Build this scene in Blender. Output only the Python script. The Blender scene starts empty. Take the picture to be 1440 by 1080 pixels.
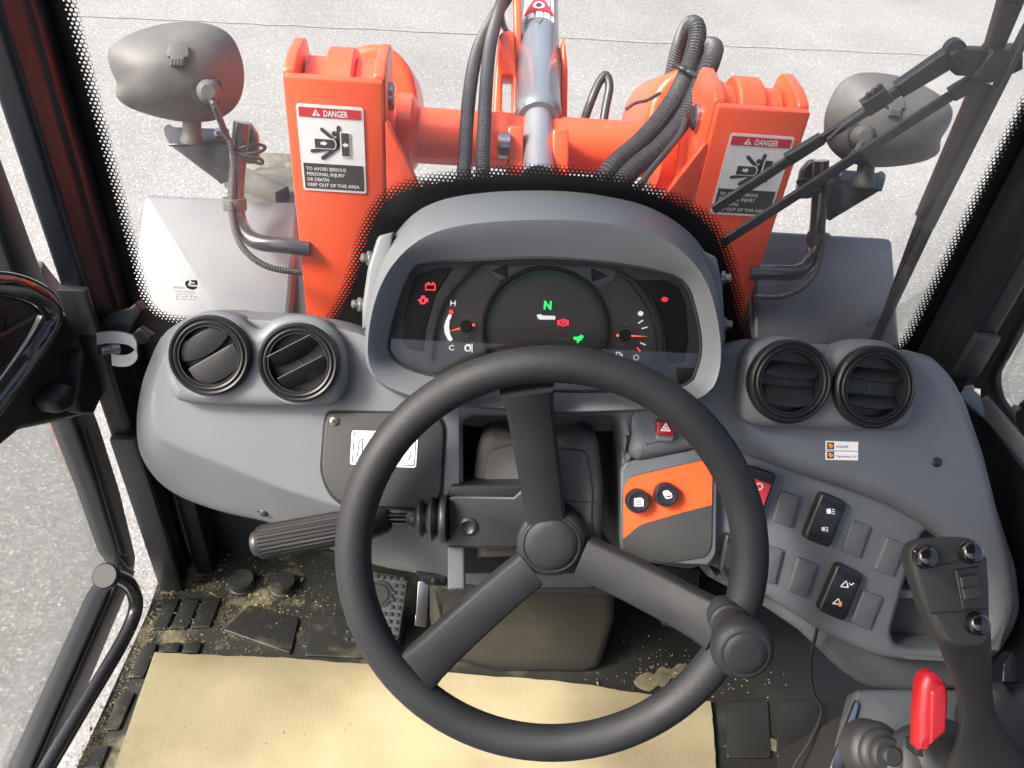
import bpy, bmesh, math, random
from mathutils import Vector, Matrix
random.seed(7)
S = bpy.context.scene
COL = S.collection
R_ = math.radians

# ------------------------------------------------------------------ camera, world, sun, exposure
F = 1165.0
PITCH, YAW, ROLL = R_(41.05), R_(5.42), R_(6.135)
CAM = Vector((-0.10, 0.0, 1.95))
_fw = Vector((math.sin(YAW)*math.cos(PITCH), math.cos(YAW)*math.cos(PITCH), -math.sin(PITCH)))
_rt = Vector((math.cos(YAW), -math.sin(YAW), 0))
_dn = _fw.cross(_rt)
XI = _rt*math.cos(ROLL) - _dn*math.sin(ROLL)
YI = _rt*math.sin(ROLL) + _dn*math.cos(ROLL)
cam = bpy.data.cameras.new('camera')
cam.sensor_width = 36; cam.lens = F/1440*36; cam.clip_start = 0.01; cam.clip_end = 500
co = bpy.data.objects.new('camera', cam); COL.objects.link(co)
mw = Matrix((( XI.x, -YI.x, -_fw.x, CAM.x), (XI.y, -YI.y, -_fw.y, CAM.y), (XI.z, -YI.z, -_fw.z, CAM.z), (0, 0, 0, 1)))
co.matrix_world = mw
S.camera = co

SUN_AZ, SUN_EL = R_(-109), R_(45)          # azimuth from +Y towards +X
w = bpy.data.worlds.new('World'); S.world = w; w.use_nodes = True
nt = w.node_tree; nt.nodes.clear()
sk = nt.nodes.new('ShaderNodeTexSky'); sk.sky_type = 'NISHITA'; sk.sun_disc = False
sk.sun_elevation = SUN_EL; sk.sun_rotation = SUN_AZ % (2*math.pi); sk.dust_density = 8.0; sk.ozone_density = .3; sk.air_density = .7
bg = nt.nodes.new('ShaderNodeBackground'); bg.inputs[1].default_value = 0.105
wo = nt.nodes.new('ShaderNodeOutputWorld')
nt.links.new(sk.outputs[0], bg.inputs[0]); nt.links.new(bg.outputs[0], wo.inputs[0])
sl = bpy.data.lights.new('sun', 'SUN'); sl.energy = 1.5; sl.angle = R_(13); sl.color = (1, .97, .93)
so = bpy.data.objects.new('sun', sl); COL.objects.link(so)
sd = Vector((math.sin(SUN_AZ)*math.cos(SUN_EL), math.cos(SUN_AZ)*math.cos(SUN_EL), math.sin(SUN_EL)))
so.rotation_euler = sd.to_track_quat('Z', 'Y').to_euler(); so.location = sd*20
S.view_settings.view_transform = 'Standard'; S.view_settings.look = 'None'
S.view_settings.exposure = 2.12; S.view_settings.gamma = 1; S.view_settings.use_curve_mapping = False
S.render.engine = 'CYCLES'
S.cycles.max_bounces = 8; S.cycles.transparent_max_bounces = 16

# ------------------------------------------------------------------ geometry helpers
def ray(u, v):
    return XI*((u-720)/F) + YI*((v-540)/F) + _fw
def atY(u, v, Y):
    d = ray(u, v); return CAM + d*(Y/d.y)
def atZ(u, v, Z):
    d = ray(u, v); return CAM + d*((Z-CAM.z)/d.z)
def atD(u, v, dep):
    return CAM + ray(u, v)*dep

class Plane:
    def __init__(s, o, n, up=(0, 0, 1)):
        s.o = Vector(o); s.n = Vector(n).normalized(); up = Vector(up)
        s.v = (up - s.n*up.dot(s.n)).normalized(); s.u = s.v.cross(s.n)
    def w(s, a, b, h=0):
        return s.o + s.u*a + s.v*b + s.n*h
    def px(s, x, y, h=0):
        d = ray(x, y); t = ((s.o + s.n*h) - CAM).dot(s.n)/d.dot(s.n)
        q = CAM + d*t - s.o
        return (q.dot(s.u), q.dot(s.v))
    def pw(s, x, y, h=0):
        a, b = s.px(x, y, h); return s.w(a, b, h)
    def mat(s, h=0):
        o = s.o + s.n*h
        return Matrix(((s.u.x, s.v.x, s.n.x, o.x), (s.u.y, s.v.y, s.n.y, o.y), (s.u.z, s.v.z, s.n.z, o.z), (0, 0, 0, 1)))
    def off(s, h):
        return Plane(s.o + s.n*h, s.n, s.v)

WLOC = {}
MIR = False
def fl(v):
    return Vector((-v[0], v[1], v[2])) if MIR else Vector(v)

def mk(name, verts, faces, m, parent=None, ang=35, attr=None):
    V = [fl(v) for v in verts]
    if MIR: faces = [tuple(reversed(f)) for f in faces]
    lo = [min(v[i] for v in V) for i in range(3)]; hi = [max(v[i] for v in V) for i in range(3)]
    c = Vector([(lo[i]+hi[i])/2 for i in range(3)])
    if parent is None: c.z = lo[2]
    me = bpy.data.meshes.new(name)
    me.from_pydata([v-c for v in V], [], [tuple(f) for f in faces])
    if attr:
        a = me.attributes.new('fade', 'FLOAT', 'POINT')
        for i, x in enumerate(attr): a.data[i].value = x
    if m: me.materials.append(m)
    me.validate()
    if ang:
        me.shade_smooth(); me.set_sharp_from_angle(angle=R_(ang))
    o = bpy.data.objects.new(name, me); COL.objects.link(o)
    WLOC[o.name] = c
    if parent is not None:
        o.parent = parent; o.location = c - WLOC[parent.name]
    else: o.location = c
    return o

def tag(o, label=None, cat=None, group=None, kind=None):
    if label: o['label'] = label
    if cat: o['category'] = cat
    if group: o['group'] = group
    if kind: o['kind'] = kind
    return o

def thing(name, label, cat, loc, group=None):
    o = bpy.data.objects.new(name, None); COL.objects.link(o)
    o.location = fl(loc); o.empty_display_size = .05; WLOC[o.name] = fl(loc)
    return tag(o, label, cat, group)

def rp(pts, n=5):
    """polygon with optional corner radius: (x, y[, r])"""
    out = []; N = len(pts)
    for i, p in enumerate(pts):
        if len(p) == 2 or p[2] <= 0: out.append((p[0], p[1])); continue
        a = Vector(pts[i-1][:2]); b = Vector(p[:2]); c = Vector(pts[(i+1) % N][:2])
        r1 = min(p[2], (a-b).length*.49); r2 = min(p[2], (c-b).length*.49)
        s = b + (a-b).normalized()*r1; e = b + (c-b).normalized()*r2
        for k in range(n+1):
            t = k/n; q = s*(1-t)**2 + b*2*t*(1-t) + e*t*t
            out.append((q.x, q.y))
    return out

def cr(pts, n=5, closed=True):
    P = [Vector(p) for p in pts]; N = len(P); out = []
    rng = range(N) if closed else range(N-1)
    for i in rng:
        if closed: p0, p1, p2, p3 = P[i-1], P[i], P[(i+1) % N], P[(i+2) % N]
        else:
            p1, p2 = P[i], P[i+1]
            p0 = P[i-1] if i > 0 else p1*2-p2
            p3 = P[i+2] if i+2 < N else p2*2-p1
        for k in range(n):
            t = k/n
            out.append(((p1*2) + (p2-p0)*t + (p0*2-p1*5+p2*4-p3)*t*t + (p1*3-p0-p2*3+p3)*t**3)*.5)
    if not closed: out.append(P[-1])
    return out

def circ(cx, cy, r, n=28, ry=None):
    ry = ry or r
    return [(cx+r*math.cos(2*math.pi*k/n), cy+ry*math.sin(2*math.pi*k/n)) for k in range(n)]

def fill(name, loops, half, bev, M, m, parent, bres=2, ang=40):
    cu = bpy.data.curves.new('tmp_fill', 'CURVE'); cu.dimensions = '2D'; cu.fill_mode = 'BOTH'
    cu.extrude = max(half-bev, 0); cu.bevel_depth = bev; cu.bevel_resolution = bres; cu.offset = -bev
    for L in loops:
        sp = cu.splines.new('POLY'); sp.points.add(len(L)-1)
        for q, p in zip(sp.points, L): q.co = (p[0], p[1], 0, 1)
        sp.use_cyclic_u = True
    ob = bpy.data.objects.new('tmp_fill', cu)
    me = bpy.data.meshes.new_from_object(ob)
    V = [M @ v.co for v in me.vertices]; Fc = [tuple(p.vertices) for p in me.polygons]
    bpy.data.objects.remove(ob); bpy.data.curves.remove(cu); bpy.data.meshes.remove(me)
    # weld
    key = {}; idx = []; VV = []
    for v in V:
        k = (round(v.x, 6), round(v.y, 6), round(v.z, 6))
        if k not in key: key[k] = len(VV); VV.append(v)
        idx.append(key[k])
    FF = []
    for f in Fc:
        g = [idx[i] for i in f]; h = [a for i, a in enumerate(g) if a != g[i-1]]
        if len(h) > 2 and len(set(h)) == len(h): FF.append(h)
    return mk(name, VV, FF, m, parent, ang)

def prism(name, pl, pts, h0, h1, m, parent=None, bev=.002, holes=(), bres=2, local=False):
    conv = (lambda P: [tuple(p[:2]) for p in P]) if local else (lambda P: [pl.px(p[0], p[1], h1) for p in P])
    loops = [conv(pts)] + [conv(h) for h in holes]
    half = (h1-h0)/2
    return fill(name, loops, half, min(bev, half*.98), pl.mat((h0+h1)/2), m, parent, bres)

def loft(name, rings, m, parent=None, cap0=False, cap1=False, ang=40, closed=True):
    n = len(rings[0]); V = [v for r in rings for v in r]; Fc = []
    for i in range(len(rings)-1):
        for k in range(n if closed else n-1):
            a, b = i*n+k, i*n+(k+1) % n
            Fc.append((a, b, b+n, a+n))
    if cap0: Fc.append(tuple(range(n-1, -1, -1)))
    if cap1: Fc.append(tuple((len(rings)-1)*n+k for k in range(n)))
    return mk(name, V, Fc, m, parent, ang)

def lathe(name, c, ax, prof, m, parent=None, seg=28, ang=40, up=None):
    c = Vector(c); ax = Vector(ax).normalized()
    t = Vector((1, 0, 0)) if abs(ax.x) < .8 else Vector((0, 1, 0))
    u = (t - ax*t.dot(ax)).normalized(); v = ax.cross(u)
    rings = [[c + ax*h + (u*math.cos(2*math.pi*k/seg) + v*math.sin(2*math.pi*k/seg))*max(r, 1e-5) for k in range(seg)] for r, h in prof]
    return loft(name, rings, m, parent, cap0=prof[0][0] > 0, cap1=prof[-1][0] > 0, ang=ang)

def sweep(name, P, rad, m, parent=None, seg=12, ang=60, caps=True):
    """tube along world points; rad: number or function(t 0..1)"""
    rf = rad if callable(rad) else (lambda t: rad)
    P = [Vector(p) for p in P]; n = len(P); rings = []
    L = [0]
    for i in range(1, n): L.append(L[-1] + (P[i]-P[i-1]).length)
    d = (P[1]-P[0]).normalized()
    u = d.orthogonal().normalized()
    for i in range(n):
        d = (P[min(i+1, n-1)] - P[max(i-1, 0)]).normalized()
        u = (u - d*u.dot(d)).normalized(); v = d.cross(u)
        r = rf(L[i]/L[-1])
        rings.append([P[i] + (u*math.cos(2*math.pi*k/seg) + v*math.sin(2*math.pi*k/seg))*r for k in range(seg)])
    return loft(name, rings, m, parent, caps, caps, ang)

def tube(name, pts, r, m, parent=None, n=8, seg=12):
    return sweep(name, cr(pts, n, False), r, m, parent, seg)

def resample(P, step):
    P = [Vector(p) for p in P]; L = [0]
    for i in range(1, len(P)): L.append(L[-1] + (P[i]-P[i-1]).length)
    N = max(2, int(L[-1]/step)); out = []; j = 0
    for k in range(N+1):
        s = L[-1]*k/N
        while j < len(P)-2 and L[j+1] < s: j += 1
        t = (s-L[j])/max(1e-9, L[j+1]-L[j]); out.append(P[j].lerp(P[j+1], t))
    return out

def hose(name, pts, r, m, parent=None, pitch=.0042, seg=12):
    """corrugated sleeve: real ribs"""
    P = resample(cr(pts, 12, False), pitch/4); n = len(P)
    pat = [r, r, r*.86, r*.86]
    cnt = [0]
    def rf(t):
        return pat[int(round(t*(n-1))) % 4]
    return sweep(name, P, rf, m, parent, seg, ang=25)

def box(name, lo, hi, m, parent=None, bev=.003, M=None):
    bm = bmesh.new(); bmesh.ops.create_cube(bm, size=1)
    for v in bm.verts:
        v.co = Vector([lo[i] + (v.co[i]+.5)*(hi[i]-lo[i]) for i in range(3)])
    if bev > 0: bmesh.ops.bevel(bm, geom=bm.edges[:], offset=bev, segments=2, profile=.5, affect='EDGES')
    if M: bm.transform(M)
    V = [v.co.copy() for v in bm.verts]; Fc = [[v.index for v in f.verts] for f in bm.faces]; bm.free()
    return mk(name, V, Fc, m, parent, 40)

def angres(L, n, c=None):
    """resample a star-shaped px loop at n even angles about its middle"""
    if c is None: c = (sum(p[0] for p in L)/len(L), sum(p[1] for p in L)/len(L))
    out = []
    for k in range(n):
        a = 2*math.pi*k/n; dx, dy = math.cos(a), math.sin(a); best = None
        for i in range(len(L)):
            p, q = L[i-1], L[i]
            ex, ey = q[0]-p[0], q[1]-p[1]; den = dx*ey - dy*ex
            if abs(den) < 1e-9: continue
            t = ((p[0]-c[0])*ey - (p[1]-c[1])*ex)/den
            s = ((p[0]-c[0])*dy - (p[1]-c[1])*dx)/den
            if t > 0 and -1e-6 <= s <= 1+1e-6 and (best is None or t > best): best = t
        out.append((c[0]+dx*best, c[1]+dy*best))
    return out

def text(name, s, pl, x, y, hpx, m, parent, h=.0006, width=None, mirror=False, align='LEFT', bold=0.0, spacing=1.0):
    """flat lettering whose left/middle baseline point is the pixel (x, y); hpx = capital height"""
    cu = bpy.data.curves.new('tmp_text', 'FONT'); cu.body = s; cu.size = 1; cu.align_x = align; cu.offset = bold
    cu.space_character = spacing; cu.resolution_u = 2
    ob = bpy.data.objects.new('tmp_text', cu); me = bpy.data.meshes.new_from_object(ob)
    V = [v.co.copy() for v in me.vertices]; Fc = [tuple(p.vertices) for p in me.polygons]
    bpy.data.objects.remove(ob); bpy.data.curves.remove(cu); bpy.data.meshes.remove(me)
    a0, b0 = pl.px(x, y, h); a1, b1 = pl.px(x, y-hpx, h)
    k = math.hypot(a1-a0, b1-b0)/.70
    kx = k
    if width:
        a2, b2 = pl.px(x+width, y, h); wd = max(v.x for v in V)-min(v.x for v in V)
        kx = math.hypot(a2-a0, b2-b0)/wd
    if mirror: kx = -kx
    W = [pl.w(a0 + v.x*kx, b0 + v.y*k, h) for v in V]
    if mirror: Fc = [tuple(reversed(f)) for f in Fc]
    return mk(name, W, Fc, m, parent, None)

def flat(name, pl, pts, m, parent, h=.0005, holes=(), local=False):
    return prism(name, pl, pts, h-.0003, h, m, parent, bev=0, holes=holes, local=local)

def linepx(pl, a, b, wpx):
    """a thin quad between two pixels"""
    d = Vector((b[0]-a[0], b[1]-a[1])).normalized(); nx, ny = -d.y*wpx/2, d.x*wpx/2
    return [(a[0]+nx, a[1]+ny), (b[0]+nx, b[1]+ny), (b[0]-nx, b[1]-ny), (a[0]-nx, a[1]-ny)]

# ------------------------------------------------------------------ materials
def mat(name, col, rough=.5, metal=0., var=.15, vscale=8., bump=.0, bscale=600., dust=0., dcol=(.42, .36, .2), dscale=9., spec=.5, coat=0., emit=None, dlo=.52):
    m = bpy.data.materials.new(name); m.use_nodes = True
    t = m.node_tree; N = t.nodes; L = t.links; b = N['Principled BSDF']
    b.inputs['Roughness'].default_value = rough; b.inputs['Metallic'].default_value = metal
    b.inputs['Specular IOR Level'].default_value = spec
    if coat: b.inputs['Coat Weight'].default_value = coat; b.inputs['Coat Roughness'].default_value = .06
    tc = N.new('ShaderNodeTexCoord'); geo = N.new('ShaderNodeNewGeometry')
    nz = N.new('ShaderNodeTexNoise'); nz.inputs['Scale'].default_value = vscale; nz.inputs['Detail'].default_value = 6
    L.new(geo.outputs['Position'], nz.inputs['Vector'])
    mr = N.new('ShaderNodeMapRange'); mr.inputs[1].default_value = .3; mr.inputs[2].default_value = .7
    mr.inputs[3].default_value = 1-var; mr.inputs[4].default_value = 1+var
    L.new(nz.outputs[0], mr.inputs[0])
    mx = N.new('ShaderNodeMix'); mx.data_type = 'RGBA'; mx.blend_type = 'MULTIPLY'; mx.inputs[0].default_value = 1
    mx.inputs[6].default_value = (*col, 1)
    L.new(mr.outputs[0], mx.inputs[7])
    out = mx.outputs[2]
    if dust:
        n2 = N.new('ShaderNodeTexNoise'); n2.inputs['Scale'].default_value = dscale; n2.inputs['Detail'].default_value = 10; n2.inputs['Roughness'].default_value = .72
        L.new(geo.outputs['Position'], n2.inputs['Vector'])
        r2 = N.new('ShaderNodeMapRange'); r2.inputs[1].default_value = dlo; r2.inputs[2].default_value = dlo+.16; r2.inputs[4].default_value = dust
        L.new(n2.outputs[0], r2.inputs[0])
        m2 = N.new('ShaderNodeMix'); m2.data_type = 'RGBA'; m2.inputs[7].default_value = (*dcol, 1)
        L.new(r2.outputs[0], m2.inputs[0]); L.new(out, m2.inputs[6]); out = m2.outputs[2]
        ra = N.new('ShaderNodeMapRange'); ra.inputs[3].default_value = rough; ra.inputs[4].default_value = .95
        L.new(r2.outputs[0], ra.inputs[0]); L.new(ra.outputs[0], b.inputs['Roughness'])
    else:
        rr = N.new('ShaderNodeMapRange'); rr.inputs[1].default_value = .3; rr.inputs[2].default_value = .7
        rr.inputs[3].default_value = max(0.02, rough*.85); rr.inputs[4].default_value = min(1, rough*1.15)
        L.new(nz.outputs[0], rr.inputs[0]); L.new(rr.outputs[0], b.inputs['Roughness'])
    L.new(out, b.inputs['Base Color'])
    if bump:
        n3 = N.new('ShaderNodeTexNoise'); n3.inputs['Scale'].default_value = bscale; n3.inputs['Detail'].default_value = 3
        L.new(geo.outputs['Position'], n3.inputs['Vector'])
        bp = N.new('ShaderNodeBump'); bp.inputs['Strength'].default_value = bump; bp.inputs['Distance'].default_value = .001
        L.new(n3.outputs[0], bp.inputs['Height']); L.new(bp.outputs[0], b.inputs['Normal'])
    if emit:
        b.inputs['Emission Color'].default_value = (*emit[:3], 1); b.inputs['Emission Strength'].default_value = emit[3]
    return m

def glass(name, tint, refl, haze=0):
    m = bpy.data.materials.new(name); m.use_nodes = True
    t = m.node_tree; t.nodes.clear(); N = t.nodes; L = t.links
    o = N.new('ShaderNodeOutputMaterial'); mi = N.new('ShaderNodeMixShader'); tr = N.new('ShaderNodeBsdfTransparent'); gl = N.new('ShaderNodeBsdfGlossy')
    gl.inputs['Roughness'].default_value = .01; tr.inputs[0].default_value = (*tint, 1)
    fr = N.new('ShaderNodeFresnel'); fr.inputs[0].default_value = 1.45
    ml = N.new('ShaderNodeMath'); ml.operation = 'MULTIPLY'; ml.inputs[1].default_value = refl
    L.new(fr.outputs[0], ml.inputs[0]); L.new(ml.outputs[0], mi.inputs[0])
    L.new(tr.outputs[0], mi.inputs[1]); L.new(gl.outputs[0], mi.inputs[2])
    if haze:      # thin film standing in for glare over the outside view
        df = N.new('ShaderNodeBsdfTranslucent'); d2 = N.new('ShaderNodeBsdfDiffuse'); ad = N.new('ShaderNodeMixShader'); m3 = N.new('ShaderNodeMixShader')
        df.inputs[0].default_value = (.8, .8, .8, 1); d2.inputs[0].default_value = (.8, .8, .8, 1)
        ad.inputs[0].default_value = .5; L.new(df.outputs[0], ad.inputs[1]); L.new(d2.outputs[0], ad.inputs[2])
        m3.inputs[0].default_value = haze; L.new(mi.outputs[0], m3.inputs[1]); L.new(ad.outputs[0], m3.inputs[2]); L.new(m3.outputs[0], o.inputs[0])
    else: L.new(mi.outputs[0], o.inputs[0])
    return m

def frit_mat():
    m = bpy.data.materials.new('frit_dots'); m.use_nodes = True
    t = m.node_tree; N = t.nodes; L = t.links; b = N['Principled BSDF']
    b.inputs['Base Color'].default_value = (.006, .006, .007, 1); b.inputs['Roughness'].default_value = .35
    geo = N.new('ShaderNodeNewGeometry'); sp = N.new('ShaderNodeSeparateXYZ'); L.new(geo.outputs['Position'], sp.inputs[0])
    P = .0046
    def mth(op, a, bb=None):
        n = N.new('ShaderNodeMath'); n.operation = op
        for i, x in enumerate((a, bb)):
            if x is None: continue
            if isinstance(x, (int, float)): n.inputs[i].default_value = x
            else: L.new(x, n.inputs[i])
        return n.outputs[0]
    def lat(ox, oz):
        x = mth('MULTIPLY', mth('SUBTRACT', mth('FRACT', mth('ADD', mth('DIVIDE', mth('ABSOLUTE', sp.outputs[0]), P*1.0), ox)), .5), P)
        z = mth('MULTIPLY', mth('SUBTRACT', mth('FRACT', mth('ADD', mth('DIVIDE', sp.outputs[2], P*1.732), oz)), .5), P*1.732)
        return mth('SQRT', mth('ADD', mth('MULTIPLY', x, x), mth('MULTIPLY', z, z)))
    d = mth('MINIMUM', lat(0, 0), lat(.5, .5))
    at = N.new('ShaderNodeAttribute'); at.attribute_name = 'fade'
    r = mth('MULTIPLY', mth('ADD', mth('MULTIPLY', at.outputs['Fac'], .34), .17), P)
    hole = mth('LESS_THAN', d, r)
    tr = N.new('ShaderNodeBsdfTransparent'); mi = N.new('ShaderNodeMixShader')
    L.new(hole, mi.inputs[0]); L.new(b.outputs[0], mi.inputs[1]); L.new(tr.outputs[0], mi.inputs[2])
    L.new(mi.outputs[0], N['Material Output'].inputs[0])
    return m

DASH = mat('dash_grey_plastic', (.104, .116, .128), .47, var=.06, vscale=7, bump=.22, bscale=900)
DASH2 = mat('switch_blank_plastic', (.075, .082, .09), .5, var=.05, bump=.1, bscale=1500)
BLK = mat('black_plastic', (.014, .015, .0165), .42, var=.2, bump=.08, bscale=1500)
GRIP = mat('grip_plastic', (.010, .0105, .0115), .55, bump=.1, bscale=1200, spec=.2)
BLKM = mat('black_matt_plastic', (.023, .024, .025), .55, var=.15, bump=.25, bscale=1100)
VENT = mat('vent_black_plastic', (.0095, .010, .011), .40, var=.1, bump=.05, bscale=1500, spec=.35)
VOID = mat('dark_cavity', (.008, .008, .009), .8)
WHL = mat('wheel_rubber', (.0125, .0140, .0165), .58, var=.18, vscale=14, bump=.45, bscale=700, spec=.35)
PAINT = mat('black_gloss_paint', (.007, .009, .013), .36, var=.1, coat=.06, spec=.35)
PAINT2 = mat('slate_black_paint', (.022, .024, .028), .34, var=.15)
ORANGE = mat('orange_paint', (.83, .086, .026), .38, var=.07, vscale=9, coat=.25, dust=.22, dcol=(.72, .30, .20), dscale=38, dlo=.57)
ORPL = mat('orange_panel_print', (.74, .10, .018), .5, var=.03)
GREY = mat('grey_cylinder_paint', (.135, .155, .18), .3, var=.06, coat=.4)
STEEL = mat('bright_steel', (.40, .40, .41), .28, metal=1, var=.1)
RODM = mat('brushed_rod_metal', (.36, .37, .40), .38, metal=.6, var=.15)
ZINC = mat('zinc_screw', (.25, .25, .23), .4, metal=.8)
HOSE = mat('hose_rubber', (.035, .037, .042), .45, var=.2)
FEND = mat('fender_grey_paint', (.122, .134, .149), .45, var=.05, coat=.3)
MIRP = mat('mirror_grey_plastic', (.062, .062, .063), .55, var=.08, vscale=14, bump=.15, bscale=900, dust=.25, dlo=.5, dcol=(.2, .2, .19))
TUBEM = mat('dark_tube_paint', (.03, .029, .034), .25, coat=.5)
WHITE = mat('white_print', (.80, .80, .80), .45, var=.03)
DPRINT = mat('dark_grey_print', (.045, .046, .046), .5)
RPRINT = mat('red_print', (.58, .030, .045), .45, var=.03)
CARD = mat('cardboard', (.262, .224, .132), .8, var=.28, vscale=6, bump=.15, bscale=500, dust=.5, dcol=(.15, .12, .065), dscale=11, dlo=.55)
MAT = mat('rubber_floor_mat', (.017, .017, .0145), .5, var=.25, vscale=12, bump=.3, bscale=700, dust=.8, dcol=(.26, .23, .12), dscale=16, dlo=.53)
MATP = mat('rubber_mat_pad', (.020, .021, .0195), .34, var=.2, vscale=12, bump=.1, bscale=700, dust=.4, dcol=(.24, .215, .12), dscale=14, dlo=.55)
BOOT = mat('column_boot_rubber', (.066, .066, .063), .6, var=.12, vscale=12, bump=.1)
PED = mat('column_cover_plastic', (.032, .032, .0285), .42, var=.08, vscale=6, bump=.06, bscale=900, dust=.08, dlo=.56)
def dust_shade_by_x(m):
    # dust lies on the left; its fade rightwards paints the floor's shade
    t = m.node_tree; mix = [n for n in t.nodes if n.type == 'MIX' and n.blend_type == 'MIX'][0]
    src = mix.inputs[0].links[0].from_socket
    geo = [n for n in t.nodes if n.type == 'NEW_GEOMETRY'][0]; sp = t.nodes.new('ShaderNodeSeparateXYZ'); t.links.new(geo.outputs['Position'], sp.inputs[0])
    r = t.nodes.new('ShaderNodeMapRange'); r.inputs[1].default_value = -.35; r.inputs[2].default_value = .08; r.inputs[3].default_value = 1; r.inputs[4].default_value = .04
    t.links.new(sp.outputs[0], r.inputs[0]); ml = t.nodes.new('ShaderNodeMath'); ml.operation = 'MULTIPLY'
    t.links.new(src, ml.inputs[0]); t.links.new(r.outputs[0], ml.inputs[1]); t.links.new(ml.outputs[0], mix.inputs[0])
dust_shade_by_x(MAT); dust_shade_by_x(MATP)
MUD = mat('dried_mud', (.135, .118, .072), .95, var=.35, vscale=60, bump=.5, bscale=400)
TYRE = mat('dusty_tyre', (.06, .057, .052), .9, var=.3, vscale=20, dust=.7, dcol=(.17, .155, .13), dlo=.48)
REDP = mat('red_lever_plastic', (.36, .009, .014), .36, var=.05)
REDB = mat('dark_red_button', (.25, .010, .014), .25, var=.05)
GBLK = mat('gloss_black_button', (.008, .008, .009), .08, coat=.6)
LENSF = mat('cluster_face', (.058, .056, .054), .5, var=.1)
LENSG = mat('cluster_green_ring', (.016, .050, .038), .5)
E_DIM = mat('dim_lit_red', (.3, .02, .03), .5, emit=(1, .03, .06, .25))
E_RED = mat('lit_red', (.5, .02, .03), .5, emit=(1, .03, .06, .55))
E_GRN = mat('lit_green', (.02, .5, .1), .5, emit=(.03, 1, .16, .34))
E_WHT = mat('lit_white', (.7, .7, .7), .5, emit=(1, 1, 1, .13))
NEED = mat('orange_needle', (.8, .10, .03), .5, emit=(1, .12, .03, .35))
DIM = mat('dim_print', (.12, .12, .115), .5)
IVORY = mat('ivory_icon', (.72, .78, .86), .5)
ICOR = mat('orange_icon', (.80, .28, .03), .5)
YPAINT = mat('red_ground_paint', (.34, .19, .15), .85, var=.35, vscale=60)
GLS = glass('windscreen_glass', (.98, .99, .985), .55, .018)
GLD = glass('tinted_door_glass', (.975, .99, .982), .5, .014)
GLC = glass('cluster_lens_glass', (.97, .97, .97), .9)
FRIT = mat('black_frit', (.005, .005, .006), .35)
FDOT = frit_mat()
AMBER = mat('brown_plug', (.17, .12, .075), .5)

def ground_mat():
    m = bpy.data.materials.new('asphalt_pavement'); m.use_nodes = True
    t = m.node_tree; N = t.nodes; L = t.links; b = N['Principled BSDF']; b.inputs['Roughness'].default_value = .85
    geo = N.new('ShaderNodeNewGeometry')
    vo = N.new('ShaderNodeTexVoronoi'); vo.inputs['Scale'].default_value = 125; L.new(geo.outputs['Position'], vo.inputs['Vector'])
    wn = N.new('ShaderNodeTexWhiteNoise'); L.new(vo.outputs['Position'], wn.inputs['Vector'])
    cr_ = N.new('ShaderNodeValToRGB'); e = cr_.color_ramp.elements
    e[0].position = 0; e[0].color = (.135, .138, .137, 1); e[1].position = 1; e[1].color = (.31, .31, .30, 1)
    for p, c in ((.5, (.168, .170, .169, 1)), (.8, (.188, .189, .186, 1)), (.93, (.22, .22, .216, 1))):
        k = e.new(p); k.color = c
    L.new(wn.outputs['Value'], cr_.inputs[0])
    nz = N.new('ShaderNodeTexNoise'); nz.inputs['Scale'].default_value = 1.1; nz.inputs['Detail'].default_value = 8; L.new(geo.outputs['Position'], nz.inputs['Vector'])
    mr = N.new('ShaderNodeMapRange'); mr.inputs[1].default_value = .3; mr.inputs[2].default_value = .7; mr.inputs[3].default_value = .88; mr.inputs[4].default_value = 1.12; L.new(nz.outputs[0], mr.inputs[0])
    n2 = N.new('ShaderNodeTexNoise'); n2.inputs['Scale'].default_value = 260; n2.inputs['Detail'].default_value = 4; L.new(geo.outputs['Position'], n2.inputs['Vector'])
    m2 = N.new('ShaderNodeMapRange'); m2.inputs[1].default_value = .3; m2.inputs[2].default_value = .7; m2.inputs[3].default_value = .82; m2.inputs[4].default_value = 1.18; L.new(n2.outputs[0], m2.inputs[0])
    ml = N.new('ShaderNodeMath'); ml.operation = 'MULTIPLY'; L.new(mr.outputs[0], ml.inputs[0]); L.new(m2.outputs[0], ml.inputs[1])
    mx = N.new('ShaderNodeMix'); mx.data_type = 'RGBA'; mx.blend_type = 'MULTIPLY'; mx.inputs[0].default_value = 1
    L.new(cr_.outputs[0], mx.inputs[6]); L.new(ml.outputs[0], mx.inputs[7]); L.new(mx.outputs[2], b.inputs['Base Color'])
    bp = N.new('ShaderNodeBump'); bp.inputs['Strength'].default_value = .35; bp.inputs['Distance'].default_value = .004
    L.new(vo.outputs['Distance'], bp.inputs['Height']); L.new(bp.outputs[0], b.inputs['Normal'])
    return m
GRND = ground_mat()
TRIM = mat('grey_side_trim', (.045, .046, .045), .5, var=.1, bump=.1, bscale=900)
JOINT = mat('joint_filler', (.19, .187, .18), .9, var=.25, vscale=25)

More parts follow.
